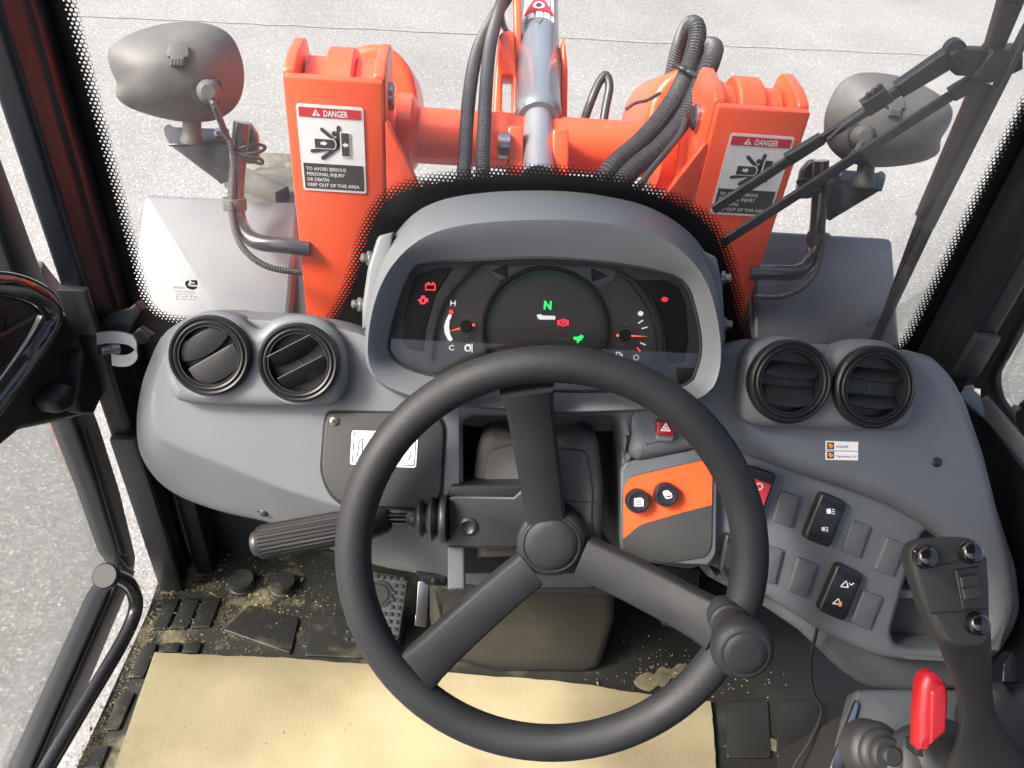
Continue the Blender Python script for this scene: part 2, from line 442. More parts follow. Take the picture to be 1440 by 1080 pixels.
# ------------------------------------------------------------------ setting: the ground
g = mk('ground', [(-60, -60, 0), (60, -60, 0), (60, 120, 0), (-60, 120, 0)], [(0, 1, 2, 3)], GRND, None, None); tag(g, kind='structure')
def strip(name, pts, wid, z, m):
    P = [Vector((p[0], p[1], z)) for p in pts]; V = []; Fc = []
    for i, p in enumerate(P):
        d = (P[min(i+1, len(P)-1)] - P[max(i-1, 0)]).normalized(); n = Vector((-d.y, d.x, 0))
        ww = wid*random.uniform(.6, 1.4)/2
        V += [p+n*ww*random.uniform(.7, 1.3), p-n*ww]
    Fc = [(2*i, 2*i+1, 2*i+3, 2*i+2) for i in range(len(P)-1)]
    return mk(name, V, Fc, m, None, None)
a, b = atZ(128, 23, 0), atZ(1320, 78, 0); d = b-a
tag(strip('pavement_joint', [a + d*(t/60.) + Vector((0, random.uniform(-.01, .01), 0)) for t in range(-40, 110)], .035, .004, JOINT), kind='structure')
a, b = atZ(62, 545, 0), atZ(131, 710, 0); d = b-a
o = strip('paint_line', [a + d*(t/90.) for t in range(-20, 91)], .05, .004, YPAINT); tag(o, kind='structure')

# ------------------------------------------------------------------ loader front
def pictogram(pl, T, par, q):
    """the crushed person between two blocks; q maps decal coordinates (0..1, 0..1 down) to local plane coordinates"""
    def poly(name, pts, m, h): return fill(name, [[q(*p) for p in pts]], .0001, 0, pl.mat(h), m, par)
    def limb(a, b, wd):
        d = Vector((b[0]-a[0], (b[1]-a[1])*1.3)).normalized(); n = Vector((-d.y, d.x))
        pts = []
        for k in range(7):
            t = math.pi/2 + math.pi*k/6
            pts.append((a[0] + wd*(d.x*math.cos(t)+n.x*math.sin(t)), a[1] + wd*(d.y*math.cos(t)+n.y*math.sin(t))/1.3))
        for k in range(7):
            t = -math.pi/2 + math.pi*k/6
            pts.append((b[0] + wd*(d.x*math.cos(t)+n.x*math.sin(t)), b[1] + wd*(d.y*math.cos(t)+n.y*math.sin(t))/1.3))
        return pts
    for a_, b_, wd in (((.362, .265), (.535, .372), .028), ((.616, .235), (.592, .44), .030), ((.19, .520), (.50, .478), .027), ((.345, .595), (.585, .462), .029)):
        poly('limb', limb(a_, b_, wd), DPRINT, .0014)
    poly('torso', limb((.575, .38), (.585, .45), .035), DPRINT, .0014)
    poly('head', [(.547+.040*math.cos(t*.5236), .306+.030*math.sin(t*.5236)) for t in range(12)], DPRINT, .0014)
    poly('block_outline', [(.225, .362), (.53, .362), (.562, .39), (.572, .425), (.562, .462), (.53, .488), (.225, .488)], WHITE, .0017)
    poly('crush_block', [(.24, .372), (.52, .372), (.545, .395), (.555, .425), (.545, .458), (.52, .477), (.24, .477)], DPRINT, .0019)
    poly('block_outline', [(.632, .28), (.78, .28), (.78, .565), (.632, .565)], WHITE, .0017)
    poly('crush_block', [(.648, .29), (.768, .29), (.768, .555), (.648, .555)], DPRINT, .0019)
    poly('arrow', [(.33, .405), (.38, .405), (.38, .39), (.43, .42), (.38, .45), (.38, .435), (.33, .435)], WHITE, .0022)
    poly('arrow', [(.75, .41), (.71, .41), (.71, .395), (.66, .425), (.71, .455), (.71, .44), (.75, .44)], WHITE, .0022)

def decal(par, x0, x1, zt, zb, Y):
    pl = Plane((x0, Y, zt), (0, -1, 0)); W, H = x1-x0, zt-zb
    q = lambda s, t: (s*W, -t*H)
    sd_ = tag(fill('safety_decal', [rp([(0, 0, .004), (W, 0, .004), (W, -H, .004), (0, -H, .004)])], .0003, 0, pl.mat(.0005), WHITE, par),
              'danger decal with a crushed person pictogram on the orange tower')
    def rect(name, s0, t0, s1, t1, m, h=.0012): return fill(name, [[q(s0, t0), q(s1, t0), q(s1, t1), q(s0, t1)]], .0001, 0, pl.mat(h), m, sd_)
    rect('decal_header', .035, .03, .965, .135, RPRINT)
    rect('decal_text_field', .035, .665, .965, .97, DPRINT)
    fill('warning_triangle', [[q(.23, .118), q(.355, .118), q(.292, .045)]], .0001, 0, pl.mat(.0016), WHITE, sd_)
    fill('exclamation_mark', [[q(.285, .065), q(.30, .065), q(.297, .108), q(.288, .108)]], .0001, 0, pl.mat(.0019), RPRINT, sd_)
    def t(name, s, x, y, cap, width, bold=.0):
        cu = bpy.data.curves.new('tmp_text', 'FONT'); cu.body = s; cu.size = 1; cu.resolution_u = 2; cu.offset = bold
        ob = bpy.data.objects.new('tmp_text', cu); me = bpy.data.meshes.new_from_object(ob)
        V = [v.co.copy() for v in me.vertices]; Fc = [tuple(p.vertices) for p in me.polygons]
        bpy.data.objects.remove(ob); bpy.data.curves.remove(cu); bpy.data.meshes.remove(me)
        mx = max(v.x for v in V)
        a0, b0 = q(x, y)
        mk(name, [pl.w(a0 + v.x/mx*width*W, b0 + v.y/.70*cap*H, .0018) for v in V], Fc, WHITE, sd_, None)
    t('decal_lettering', 'DANGER', .40, .118, .068, .37, .02)
    for i, (s, wd) in enumerate((('TO AVOID SERIOUS', .62), ('PERSONAL INJURY', .60), ('OR DEATH:', .35), ('KEEP OUT OF THIS AREA', .82))):
        t('decal_lettering', s, .075, .745+i*.065, .040, wd, .012)
    pictogram(pl, None, sd_, q)

lf = thing('loader_mast', 'orange loader mast: two towers joined by a round cross tube beyond the windscreen', 'loader mast', (0, 1.0, 1.0))
def tower():
    t = tag(box('tower_plate', (-.307, .935, .95), (-.195, .949, 1.577), ORANGE, lf, .003))
    P = Plane((-.300, .98, 1.3), (-1, 0, 0))
    prof = rp([(-.05, -.35), (.07, -.35), (.055, .24), (.045, .30, .03), (-.028, .30, .015)])
    # side plates: outline in (Y, Z), real 14 mm plate with a rounded crown
    def side(x0, x1):
        pl = Plane(((x0+x1)/2, .98, 1.3), (1, 0, 0))   # u = +Y
        outl = rp([(-.031, -.35), (.10, -.35), (.085, .22), (.062, .288, .02), (-.005, .288, .02), (-.031, .279, .006)])
        fill('tower_side_plate', [outl], (x1-x0)/2, .003, pl.mat(), ORANGE, lf)
    side(-.309, -.295); side(-.207, -.193)
    lathe('pivot_pin', (-.1925, 1.0, 1.535), (1, 0, 0), [(.017, -.002), (.017, .004), (.014, .006)], STEEL, lf, 24)
    pl = Plane((0, .941, 0), (0, -1, 0))
    fill('gusset_plate', [[(-.193, 1.53), (-.19, 1.53), (-.150, 1.445), (-.09, 1.27), (-.09, 1.05), (-.193, 1.05)]], .005, .002, pl.mat(), ORANGE, lf)
    fill('gusset_rib', [[(-.153, 1.40), (-.143, 1.40), (-.143, 1.0), (-.153, 1.0)]], .05, .002, Plane((0, .995, 0), (0, -1, 0)).mat(), ORANGE, lf)
tower(); MIR = True; tower(); MIR = False
decal(lf, -.2945, -.2175, 1.5465, 1.4365, .9345)
decal(lf, .2175, .2965, 1.5465, 1.4375, .9345)
tube_c = atY(600, 191, 1.10)
lathe('cross_tube', (-.2, 1.10, tube_c.z), (1, 0, 0), [(.038, 0), (.038, .4)], ORANGE, lf, 40)
lathe('tube_collar', (-.192, 1.10, tube_c.z), (1, 0, 0), [(.055, 0), (.055, .02), (.039, .03)], ORANGE, lf, 36)
lathe('tube_collar', (.192, 1.10, tube_c.z), (-1, 0, 0), [(.055, 0), (.055, .02), (.039, .03)], ORANGE, lf, 36)
# lugs and link plates round the tilt cylinder foot
def lug(x0, x1, y0, y1):
    p = Plane(atD(756, 200, 1.09), (0, -.75, .66))
    prism('cylinder_lug', p, rp([(x0, y0, 6), (x1, y0, 6), (x1, y1), (x0, y1)]), -.06, 0, ORANGE, lf, .003)
lug(714, 736, 176, 250); lug(777, 800, 180, 250)
p = Plane(atD(710, 120, 1.24), (0, -.8, .6))
prism('link_plate', p, rp([(696, 110, 8), (702, 45, 10), (722, 40, 10), (730, 120), (728, 190), (700, 190), (693, 160, 8)]), -.05, 0, ORANGE, lf, .004,
      holes=[rp([(707, 106, 4), (722, 106, 4), (721, 158, 4), (706, 156, 4)])])
prism('link_plate', p, rp([(786, 190), (790, 60, 6), (794, 48, 6), (799, 95, 8), (798, 190)]), -.05, 0, ORANGE, lf, .004)
prism('link_plate', p, rp([(722, -30), (733, -30), (733, 120), (725, 120)]), -.04, -.01, ORANGE, lf, .003)
lathe('pivot_pin', atD(712, 205, 1.085), (-1, 0, 0), [(.017, -.004), (.017, .010), (.013, .012)], STEEL, lf, 20)

def lift_arm(label):
    t = thing('lift_arm', label, 'lift arm', (-.24, 1.0, 1.5), 'lift arms of the loader')
    lathe('arm_boss', (-.291, 1.012, 1.525), (1, 0, 0), [(.046, .0), (.046, .024)], ORANGE, t, 32)
    lathe('arm_boss', (-.267, 1.012, 1.525), (1, 0, 0), [(.055, .0), (.058, .003), (.058, .031), (.055, .034)], ORANGE, t, 32)
    lathe('arm_boss', (-.232, 1.012, 1.525), (1, 0, 0), [(.046, .0), (.046, .024)], ORANGE, t, 32)
    p = Plane(atD(530, 125, 1.2), (0, -.9, .43))
    prism('arm_beam', p, rp([(462, 88, 14), (490, 68, 20), (523, 59, 20), (553, 66, 20), (577, 93, 25), (587, 128, 25), (589, 215), (462, 215)]), -.22, 0, ORANGE, t, .012, bres=3)
lift_arm('orange lift arm pinned in the left tower with the large rounded knuckle in view')
MIR = True
lift_arm('orange lift arm pinned in the right tower, partly behind the two thick corrugated hoses')
MIR = False

# tilt cylinder
tc_ = thing('tilt_cylinder', 'grey hydraulic cylinder between the two towers with a red triangle warning sticker', 'hydraulic cylinder', atD(757, 220, 1.10))
A, B = atD(757, 165, 1.15), atD(758, -60, 1.47)
ax = (B-A).normalized(); Lc = (B-A).length
lathe('cylinder_barrel', A, ax, [(.018, -.006), (.028, -.006), (.0325, .0), (.0325, .012), (.0315, .014), (.0315, Lc)], GREY, tc_, 48)
foot = atD(757, 250, 1.075)
sweep('rod_eye', [A + (A-foot)*.1, foot], .0205, RODM, tc_, 28)
# wrapped sticker on the barrel facing the cab
def wrap(name, pts, off, m, par):
    u = ax.cross(Vector((0, 0, 1))).normalized()
    nrm = (CAM-A); nrm = (nrm - ax*nrm.dot(ax)).normalized(); u = ax.cross(nrm)
    q = fill.__defaults__
    cu = bpy.data.curves.new('t', 'CURVE'); cu.dimensions = '2D'; cu.fill_mode = 'FRONT'
    sp = cu.splines.new('POLY'); sp.points.add(len(pts)-1)
    for s_, p_ in zip(sp.points, pts): s_.co = (p_[0], p_[1], 0, 1)
    sp.use_cyclic_u = True
    ob = bpy.data.objects.new('t', cu); me = bpy.data.meshes.new_from_object(ob)
    bm = bmesh.new(); bm.from_mesh(me)
    bmesh.ops.subdivide_edges(bm, edges=bm.edges[:], cuts=3, use_grid_fill=True)
    bmesh.ops.triangulate(bm, faces=bm.faces[:])
    V = []
    for v in bm.verts:
        an = v.co.x/.0315
        V.append(A + ax*v.co.y + (nrm*math.cos(an) + u*math.sin(an))*(.0315+off))
    Fc = [[v.index for v in f.verts] for f in bm.faces]; bm.free()
    bpy.data.objects.remove(ob); bpy.data.curves.remove(cu); bpy.data.meshes.remove(me)
    return mk(name, V, Fc, m, par, 60)
s0 = .222
def grid(x0, x1, y0, y1, nx=10):
    return [(x0+(x1-x0)*k/nx, y0) for k in range(nx+1)] + [(x1+(x0-x1)*k/nx, y1) for k in range(nx+1)]
st = wrap('warning_sticker', grid(-.026, .026, s0, s0+.09, 12), .0006, WHITE, tc_)
wrap('sticker_triangle', [(-.024, s0+.017), (-.01, s0+.0175), (.01, s0+.0175), (.024, s0+.017), (.025, s0+.022), (.0, s0+.075), (-.025, s0+.022)], .0014, RPRINT, st)
wrap('sticker_disc', [(.0085*math.cos(k*.4488), s0+.034+.011*math.sin(k*.4488)) for k in range(14)], .0022, WHITE, st)
wrap('sticker_symbol', [(.0045*math.cos(k*.4488), s0+.034+.007*math.sin(k*.4488)) for k in range(14)], .0030, DPRINT, st)
wrap('sticker_triangle', [(-.008, s0-.002), (.008, s0-.002), (0, s0-.022)], .0012, DIM, st)

# hoses
def hp(lst): return [atD(*q) for q in lst]
tag(hose('hydraulic_hose', hp([(650, 330, 1.00), (653, 233, 1.04), (660, 133, 1.10), (672, 70, 1.18), (692, 28, 1.27), (716, -8, 1.30), (730, -40, 1.32)]), .0094, HOSE), 'black corrugated hose left of the grey cylinder, the outer of the close pair', 'hose', 'corrugated hydraulic hoses')
tag(hose('hydraulic_hose', hp([(678, 330, .99), (679, 233, 1.03), (683, 133, 1.09), (689, 67, 1.16), (700, 22, 1.25), (712, -20, 1.29)]), .0092, HOSE), 'black corrugated hose left of the grey cylinder, the inner of the close pair', 'hose', 'corrugated hydraulic hoses')
hA = tag(hose('hydraulic_hose', hp([(820, 300, 1.06), (858, 238, 1.055), (905, 195, 1.07), (945, 145, 1.09), (967, 100, 1.135), (980, 55, 1.15), (978, 36, 1.16), (968, 38, 1.185), (957, 62, 1.22), (946, 105, 1.26), (935, 160, 1.30)]), .0128, HOSE, pitch=.0048), 'thick corrugated hose that loops over its top left of the right tower', 'hose', 'corrugated hydraulic hoses')
tag(hose('hydraulic_hose', hp([(845, 300, 1.03), (885, 243, 1.05), (930, 205, 1.065), (962, 165, 1.08), (985, 120, 1.09), (1000, 85, 1.10), (1004, 68, 1.13), (995, 66, 1.17), (985, 80, 1.2)]), .0130, HOSE, pitch=.0048), 'thick corrugated hose nearest the right tower with a cable tie round it', 'hose', 'corrugated hydraulic hoses')
tag(tube('cable_tie', hp([(949, 92, 1.118), (958, 96, 1.105), (972, 103, 1.10), (988, 112, 1.07), (996, 122, 1.075)]), .004, BLK), 'black cable tie binding the two thick hoses together', 'cable tie')
tag(tube('brake_hose', hp([(822, 168, 1.2), (832, 140, 1.19), (843, 115, 1.19), (852, 106, 1.19), (857, 122, 1.19), (852, 150, 1.19), (847, 180, 1.19)]), .0062, HOSE), 'short black hose bent in a tight loop behind the cross tube', 'hose')
tag(tube('hydraulic_pipe', hp([(706, -20, 1.30), (705, 15, 1.29), (709, 38, 1.28), (718, 50, 1.27), (732, 64, 1.26)]), .0045, GREY), 'thin grey steel pipe bending behind the left edge of the cylinder', 'pipe')
tag(tube('wiring_cable', hp([(965, 160, 1.08), (958, 185, 1.05), (940, 210, 1.03), (915, 240, 1.02), (890, 275, 1.0)]), .004, HOSE), 'thin black cable running down beside the thick hoses', 'cable')
tag(tube('wiring_cable', hp([(880, 154, 1.17), (893, 145, 1.17), (910, 141, 1.17), (928, 131, 1.18)]), .0026, HOSE), 'short thin cable crossing the orange arm behind the thick hoses', 'cable')

# wheels, fenders, mirrors
def lw(label):
    c = Vector((-.50, 1.72, .52)); t = thing('loader_wheel', label, 'wheel', (c.x, c.y, .02), 'front loader wheels')
    lathe('tyre', c - Vector((.14, 0, 0)), (1, 0, 0), [(.26, .0), (.36, -.0), (.44, .01), (.475, .04), (.48, .14), (.475, .24), (.44, .27), (.36, .28), (.26, .28)], TYRE, t, 48)
    lathe('rim', c - Vector((.12, 0, 0)), (1, 0, 0), [(.26, 0), (.2, .06), (.05, .07), (.05, .2), (.26, .24)], ORANGE, t, 32)
    for k in range(26):
        a_ = 2*math.pi*k/26; s_ = 1 if k % 2 else -1
        M = Matrix.Translation(c) @ Matrix.Rotation(a_, 4, 'X') @ Matrix.Translation((s_*.065, 0, .485)) @ Matrix.Rotation(s_*.6, 4, 'Z')
        box('tread_lug', (-.085, -.022, -.025), (.085, .022, .025), TYRE, t, .006, M)
lw('dusty front tyre just showing beyond the left fender'); MIR = True; lw('dusty front tyre just showing beyond the right fender'); MIR = False

def fender(label):
    t = thing('front_fender', label, 'fender', (-.43, .95, 1.05), 'front fenders')
    FP = Plane((0, 1.052, 1.352), (0, -.594, .804))          # slopes down towards the cab
    fill('fender_top', [rp([(-.541, 0, .012), (-.325, 0, .004), (-.325, -.30), (-.541, -.30)])], .011, .008, FP.mat(-.011), FEND, t, 3)
    fill('fender_skirt', [[(-.536, -.006), (-.33, -.006), (-.33, -.30), (-.536, -.30)]], .08, .006, FP.mat(-.1025), FEND, t, 3)
fender('pale grey front fender on the left, left of the danger decal'); MIR = True
fender('grey front fender on the right, below the wiper and the right mirror'); MIR = False

def mirror(label, label2):
    o_ = atY(245, 110, 1.04); n_ = (CAM-o_).normalized()*.7 + Vector((0, -1, .1)).normalized()*.3
    pl = Plane(o_, n_)
    t = thing('side_mirror', label, 'mirror', pl.pw(270, 175), 'side mirrors on tubular arms')
    z = [(455, 230), (482, 182), (560, 138), (680, 102), (800, 93), (900, 108), (970, 150), (1010, 220), (1030, 310), (1020, 400), (985, 460), (920, 503), (840, 515), (740, 510), (620, 482), (535, 448), (490, 405), (492, 350), (468, 295)]
    L = cr([pl.px(x/3, y/3) for x, y in z], 4)
    L = [Vector((p[0], p[1])) for p in L]; c = sum(L, Vector((0, 0)))/len(L)
    rings = [[pl.w(p.x, p.y, -.030) for p in [c+(q-c)*.95 for q in L]], [pl.w(p.x, p.y, -.012) for p in L], [pl.w(p.x, p.y, 0) for p in L]]
    H = .045
    for s_ in (.985, .95, .88, .78, .64, .46, .25):
        k_ = int((1-s_)*14); nL = len(L)
        Ls = [sum((L[(i+j) % nL] for j in range(-k_, k_+1)), Vector((0, 0)))/(2*k_+1) for i in range(nL)]
        rings.append([pl.w(*(c+(q-c)*s_), H*(1-s_**2.6)) for q in Ls])
    loft('mirror_shell', rings, MIRP, t, True, True, 60)
    fill('mirror_glass', [[tuple(c+(q-c)*.9) for q in L]], .002, 0, pl.mat(-.033), GBLK, t)
    hh = lambda x, y: pl.pw(x, y, .040)
    p2 = pl.off(.0415)
    prism('plug_recess', p2, [(269, 118), (278, 113), (309, 112), (313, 130), (308, 146), (296, 156), (277, 150), (269, 136)], -.012, .0, VOID, t, .002)
    lathe('cable_plug', p2.pw(294, 129), p2.n+Vector((0, 0, .1)), [(.0145, -.02), (.0145, .004), (.013, .012), (.008, .018)], MIRP, t, 20)
    e = Plane(pl.pw(250, 75, .0392), pl.n + pl.v*.55)
    prism('moulded_emblem', e, rp([(235, 78), (236, 64, 6), (246, 57, 6), (258, 58, 6), (266, 66, 6), (265, 79), (259, 81), (258, 92), (240, 91), (240, 80)]), -.006, .0030, MIRP, t, .0012)
    for k in range(4): prism('emblem_slit', e, [(241+k*4.6, 83), (243.2+k*4.6, 83), (243+k*4.6, 92), (240.8+k*4.6, 92)], -.001, .0036, VOID, t, .0003)
    lathe('ball_stub', pl.pw(270, 197, -.01), pl.pw(270, 160, -.01)-pl.pw(270, 197, -.01), [(.014, -.004), (.0145, .002), (.0125, .006), (.0115, .012), (.0115, .03)], MIRP, t, 20)
    lathe('drain_pip', pl.pw(232, 134, .034), pl.n, [(.004, 0), (.004, .003), (.002, .005)], MIRP, t, 12)
    # bracket
    bp_ = Plane(pl.pw(290, 205, -.02), (0, -.94, .34))
    bk = prism('mirror_bracket', bp_, rp([(238, 204), (322, 203), (322, 255), (310, 259), (306, 255)]), -.004, 0, TUBEM, t, .0015)
    tp = Plane(bp_.pw(290, 203), (0, -.25, .97), (0, 1, 0))
    prism('bracket_flange', tp, rp([(237, 203), (231, 188), (229, 178, 6), (237, 173, 6), (244, 178), (322, 181), (322, 203)]), -.004, 0, TUBEM, t, .0015)
    lathe('bracket_bolt', tp.pw(309, 189, .0), tp.n, [(.008, -.001), (.008, .003), (.005, .003), (.005, .008)], STEEL, t, 6)
    bb = Plane(bp_.pw(345, 215, .0), (0, -.94, .34))
    prism('clamp_plate', bb, rp([(328, 172, 4), (350, 172, 6), (362, 190, 4), (364, 225, 8), (352, 232, 6), (328, 225)]), -.03, -.015, TUBEM, t, .003)
    # arm
    P = [bp_.pw(340, 172, .01), bp_.pw(336, 215, .01), bp_.pw(332, 265, .015), bp_.pw(334, 305, .03), bp_.pw(345, 329, .05), bp_.pw(366, 341, .065), bp_.pw(400, 345, .07), bp_.pw(436, 349, .07)]
    tube('mirror_arm', P, .0108, TUBEM, t, 8, 20)
    Q = [p2.pw(296, 138, .016), p2.pw(304, 155, .016), bp_.pw(316, 185, .03), bp_.pw(325, 205, .026), bp_.pw(329, 230, .020), bp_.pw(327, 265, .028), bp_.pw(326, 300, .044), bp_.pw(334, 335, .068), bp_.pw(350, 358, .08), bp_.pw(372, 373, .088), bp_.pw(396, 380, .09), bp_.pw(425, 383, .09)]
    hose('mirror_cable', Q, .0043, HOSE, t, .0035, 10)
    tube('cable_loop', [bp_.pw(330, 212, .02), bp_.pw(345, 206, .022), bp_.pw(362, 203, .02), bp_.pw(373, 207, .018), bp_.pw(366, 213, .02), bp_.pw(346, 216, .02), bp_.pw(333, 214, .02)], .0022, BLK, t)
    tube('cable_loop', [bp_.pw(333, 214, .02), bp_.pw(350, 220, .022), bp_.pw(367, 224, .02), bp_.pw(368, 230, .018), bp_.pw(352, 226, .02), bp_.pw(335, 216, .02)], .0022, BLK, t)
    lathe('cable_clip', bp_.pw(330, 287, .024), bp_.v, [(.0150, -.008), (.0155, -.006), (.0155, .006), (.0150, .008)], MIRP, t, 20)
mirror('grey mirror housing on the left arm, seen clear of the wiper', ''); MIR = True
mirror('grey mirror housing on the right arm, crossed by the wiper arms', ''); MIR = False

# ------------------------------------------------------------------ cab frame
cf = thing('cab_frame', 'black painted cab frame with pillars either side of the windscreen', 'cab frame', (0, .8, .72))
def pillar():
    fill('windscreen_pillar', [rp([(-.516, .732, .006), (-.489, .732, .008), (-.484, .765, .006), (-.480, .770, .004), (-.480, .797), (-.516, .797)])], .64, 0, Matrix.Translation((0, 0, 1.51)), PAINT, cf)
    box('pillar_trim', (-.5155, .722, 1.36), (-.486, .733, 1.42), PAINT2, cf, .003)
pillar(); MIR = True; pillar(); MIR = False
box('lower_post', (-.514, .722, .87), (-.481, .7325, 1.20), PAINT2, cf, .004)
box('lower_post', (-.470, .755, .87), (-.445, .80, 1.22), PAINT, cf, .003)
box('firewall', (-.457, .802, .80), (.457, .815, 1.22), PAINT2, cf, 0)
box('roof_panel', (-.56, -.42, 2.14), (.56, .75, 2.19), PAINT2, cf, .01)  # unseen roof; its edges are cut to steer sunlight and the lens reflection
box('rear_pillar', (-.55, -.55, .70), (-.48, -.48, 2.14), PAINT, cf, .004)
box('rear_pillar', (.48, -.55, .70), (.55, -.48, 2.14), PAINT, cf, .004)
box('rear_shade_panel', (-.48, -.55, .70), (.48, -.52, 1.62), PAINT2, cf, 0)  # unseen; raised to block sky light reaching the floor from behind
box('side_shade_wall', (.566, -.55, .70), (.585, .46, 1.36), PAINT2, cf, 0)  # unseen; added to keep light off the right of the floor
# right-hand side: inner trim, window frame, panel below
RS = Plane((.560, .6, 1.4), (-1, 0, 0))
prism('side_trim', RS, [(1283, 500), (1300, 440), (1445, 130), (1500, 130), (1500, 330), (1387, 548), (1360, 545)], -.004, -.0, TRIM, cf, .002)
prism('window_frame', RS, rp([(1510, 270), (1510, 320), (1398, 530, 14), (1405, 560, 12), (1520, 700), (1520, 740), (1376, 565, 14), (1378, 540, 10)]), -.004, .005, BLK, cf, .003)
prism('sill_rail', RS, [(1378, 560), (1384, 556), (1530, 722), (1530, 760), (1384, 590)], -.004, .010, FEND, cf, .004)
prism('side_panel', RS, [(1330, 540), (1384, 590), (1530, 770), (1530, 1100), (1300, 1100)], -.03, .004, PAINT, cf, .003)
fill('side_glass', [[RS.px(*q) for q in [(1398, 545), (1500, 330), (1560, 330), (1560, 720)]]], .002, 0, RS.mat(-.002), GLD, cf)
prism('trim_clip', RS.off(.012), [(1354, 544), (1366, 541), (1369, 547), (1357, 550)], -.003, .0, WHITE, cf, .001)
t = thing('window_latch', 'rounded glossy black latch on the right side window', 'latch', RS.pw(1436, 620, .02))
bl = cr([(1419, 585), (1424, 566), (1436, 556), (1460, 552), (1470, 600), (1460, 640), (1436, 622), (1423, 606)], 3)
prism('latch_body', RS.off(.01), bl, .0, .03, GBLK, t, .014, bres=4)
lathe('latch_screw', RS.pw(1428, 574, .041), RS.n, [(.004, -.002), (.004, .0015), (.002, .002)], ZINC, t, 10)

# ------------------------------------------------------------------ windscreen
ws = thing('windscreen', 'clear curved-cornered windscreen with a black dotted border', 'windscreen', (0, .8, 1.2))
WP0 = Plane((0, .803, 0), (0, -1, 0))       # local u = X, v = Z
fill('glass_pane', [[(-.515, 1.22), (.515, 1.22), (.515, 2.13), (-.515, 2.13)]], .0025, 0, Plane((0, .806, 0), (0, -1, 0)).mat(), GLS, ws)
def wpx(x, y): return WP0.px(x, y)
arch = [wpx(x, y) for x, y in [(453, 446), (468, 425), (484, 385), (500, 330), (517, 290), (543, 262), (590, 245), (645, 236), (700, 230), (757, 229), (815, 232), (870, 241), (930, 260), (975, 280), (1003, 300), (1022, 325), (1036, 360), (1046, 410), (1055, 455), (1066, 486)]]
zb = (wpx(300, 442)[1] + wpx(1200, 492)[1])/2
path = rp([(-.4545, 2.11, .04), (-.4545, zb, .035), (arch[0][0], zb, .02)], 5)[0:]
clear = [(-.4545, 2.11)] + rp([(-.4545, 2.1), (-.4545, zb, .03), (arch[0][0]-.02, zb)], 6)[1:] + [(p.x, p.y) for p in cr([(a_, b_) for a_, b_ in arch], 3, False)] + rp([(arch[-1][0]+.02, zb), (.4545, zb, .03), (.4545, 2.1)], 6)[:-1] + [(.4545, 2.11)]
clear = resample([Vector((p[0], p[1], 0)) for p in clear], .006)
clear = [(p.x, p.y) for p in clear]
nC = len(clear); outr = []; cx_, cy_ = 0, 1.75
Ncl = []
for i in range(nC):
    a_, b_ = Vector(clear[max(i-2, 0)]), Vector(clear[min(i+2, nC-1)]); d = (b_-a_).normalized(); Ncl.append(Vector((d.y, -d.x)))
for k in range(4):
    Ncl = [((Ncl[max(i-1, 0)]+Ncl[i]*2+Ncl[min(i+1, nC-1)])).normalized() for i in range(nC)]
BW = .0140
qq = [(clear[i][0]-Ncl[i].x*-BW, clear[i][1]-Ncl[i].y*-BW) for i in range(nC)]
V = []; Fc = []; AT = []
for i in range(nC):
    V += [WP0.w(*clear[i], .0006), WP0.w(*qq[i], .0006)]; AT += [1.0, 0.0]
Fc = [(2*i, 2*i+2, 2*i+3, 2*i+1) for i in range(nC-1)]
mk('dotted_frit', V, Fc, FDOT, ws, None, AT)
# solid border, outside of the dotted band
outer = [(-.4545-BW, 2.13), (-.515, 2.13), (-.515, 1.22), (.515, 1.22), (.515, 2.13), (.4545+BW, 2.13)]
fill('black_frit', [qq + list(reversed(outer))], .0002, 0, WP0.mat(.0006), FRIT, ws)
# maker's mark, printed on the outside and so read mirrored from the cab
GM = Plane((0, .8015, 0), (0, -1, 0))
mkz = lambda L: [(220+x/12, 370+y/12) for x, y in L]
flat('glass_mark', GM, mkz([(545, 288), (555, 335), (528, 352), (530, 370), (560, 392), (620, 398), (690, 398), (680, 425), (640, 445), (600, 450), (550, 440), (505, 405), (482, 350), (495, 310)]), DPRINT, ws)
flat('glass_mark', GM, mkz([(572, 288), (665, 290), (690, 297), (697, 370), (560, 370), (555, 358), (650, 350), (640, 322), (590, 318)]), DPRINT, ws)
flat('glass_mark', GM, mkz([(580, 333), (640, 335), (640, 343), (580, 341)]), DPRINT, ws)
text('glass_lettering', 'CRIWEC', GM, 260.5, 406.5, 3.2, DPRINT, ws, width=17, mirror=True)
text('glass_lettering', 'LAMINATED SAFETY', GM, 275, 412, 1.8, DIM, ws, width=29, mirror=True)
text('glass_lettering', 'AS1 DOT 43R', GM, 272, 415.4, 1.8, DIM, ws, width=22, mirror=True)
text('glass_lettering', 'M 3  E4 1 B', GM, 278, 419, 2.2, DIM, ws, width=30, mirror=True)
text('glass_lettering', 'KMS 43R 00', GM, 276, 422.5, 1.8, DIM, ws, width=28, mirror=True)

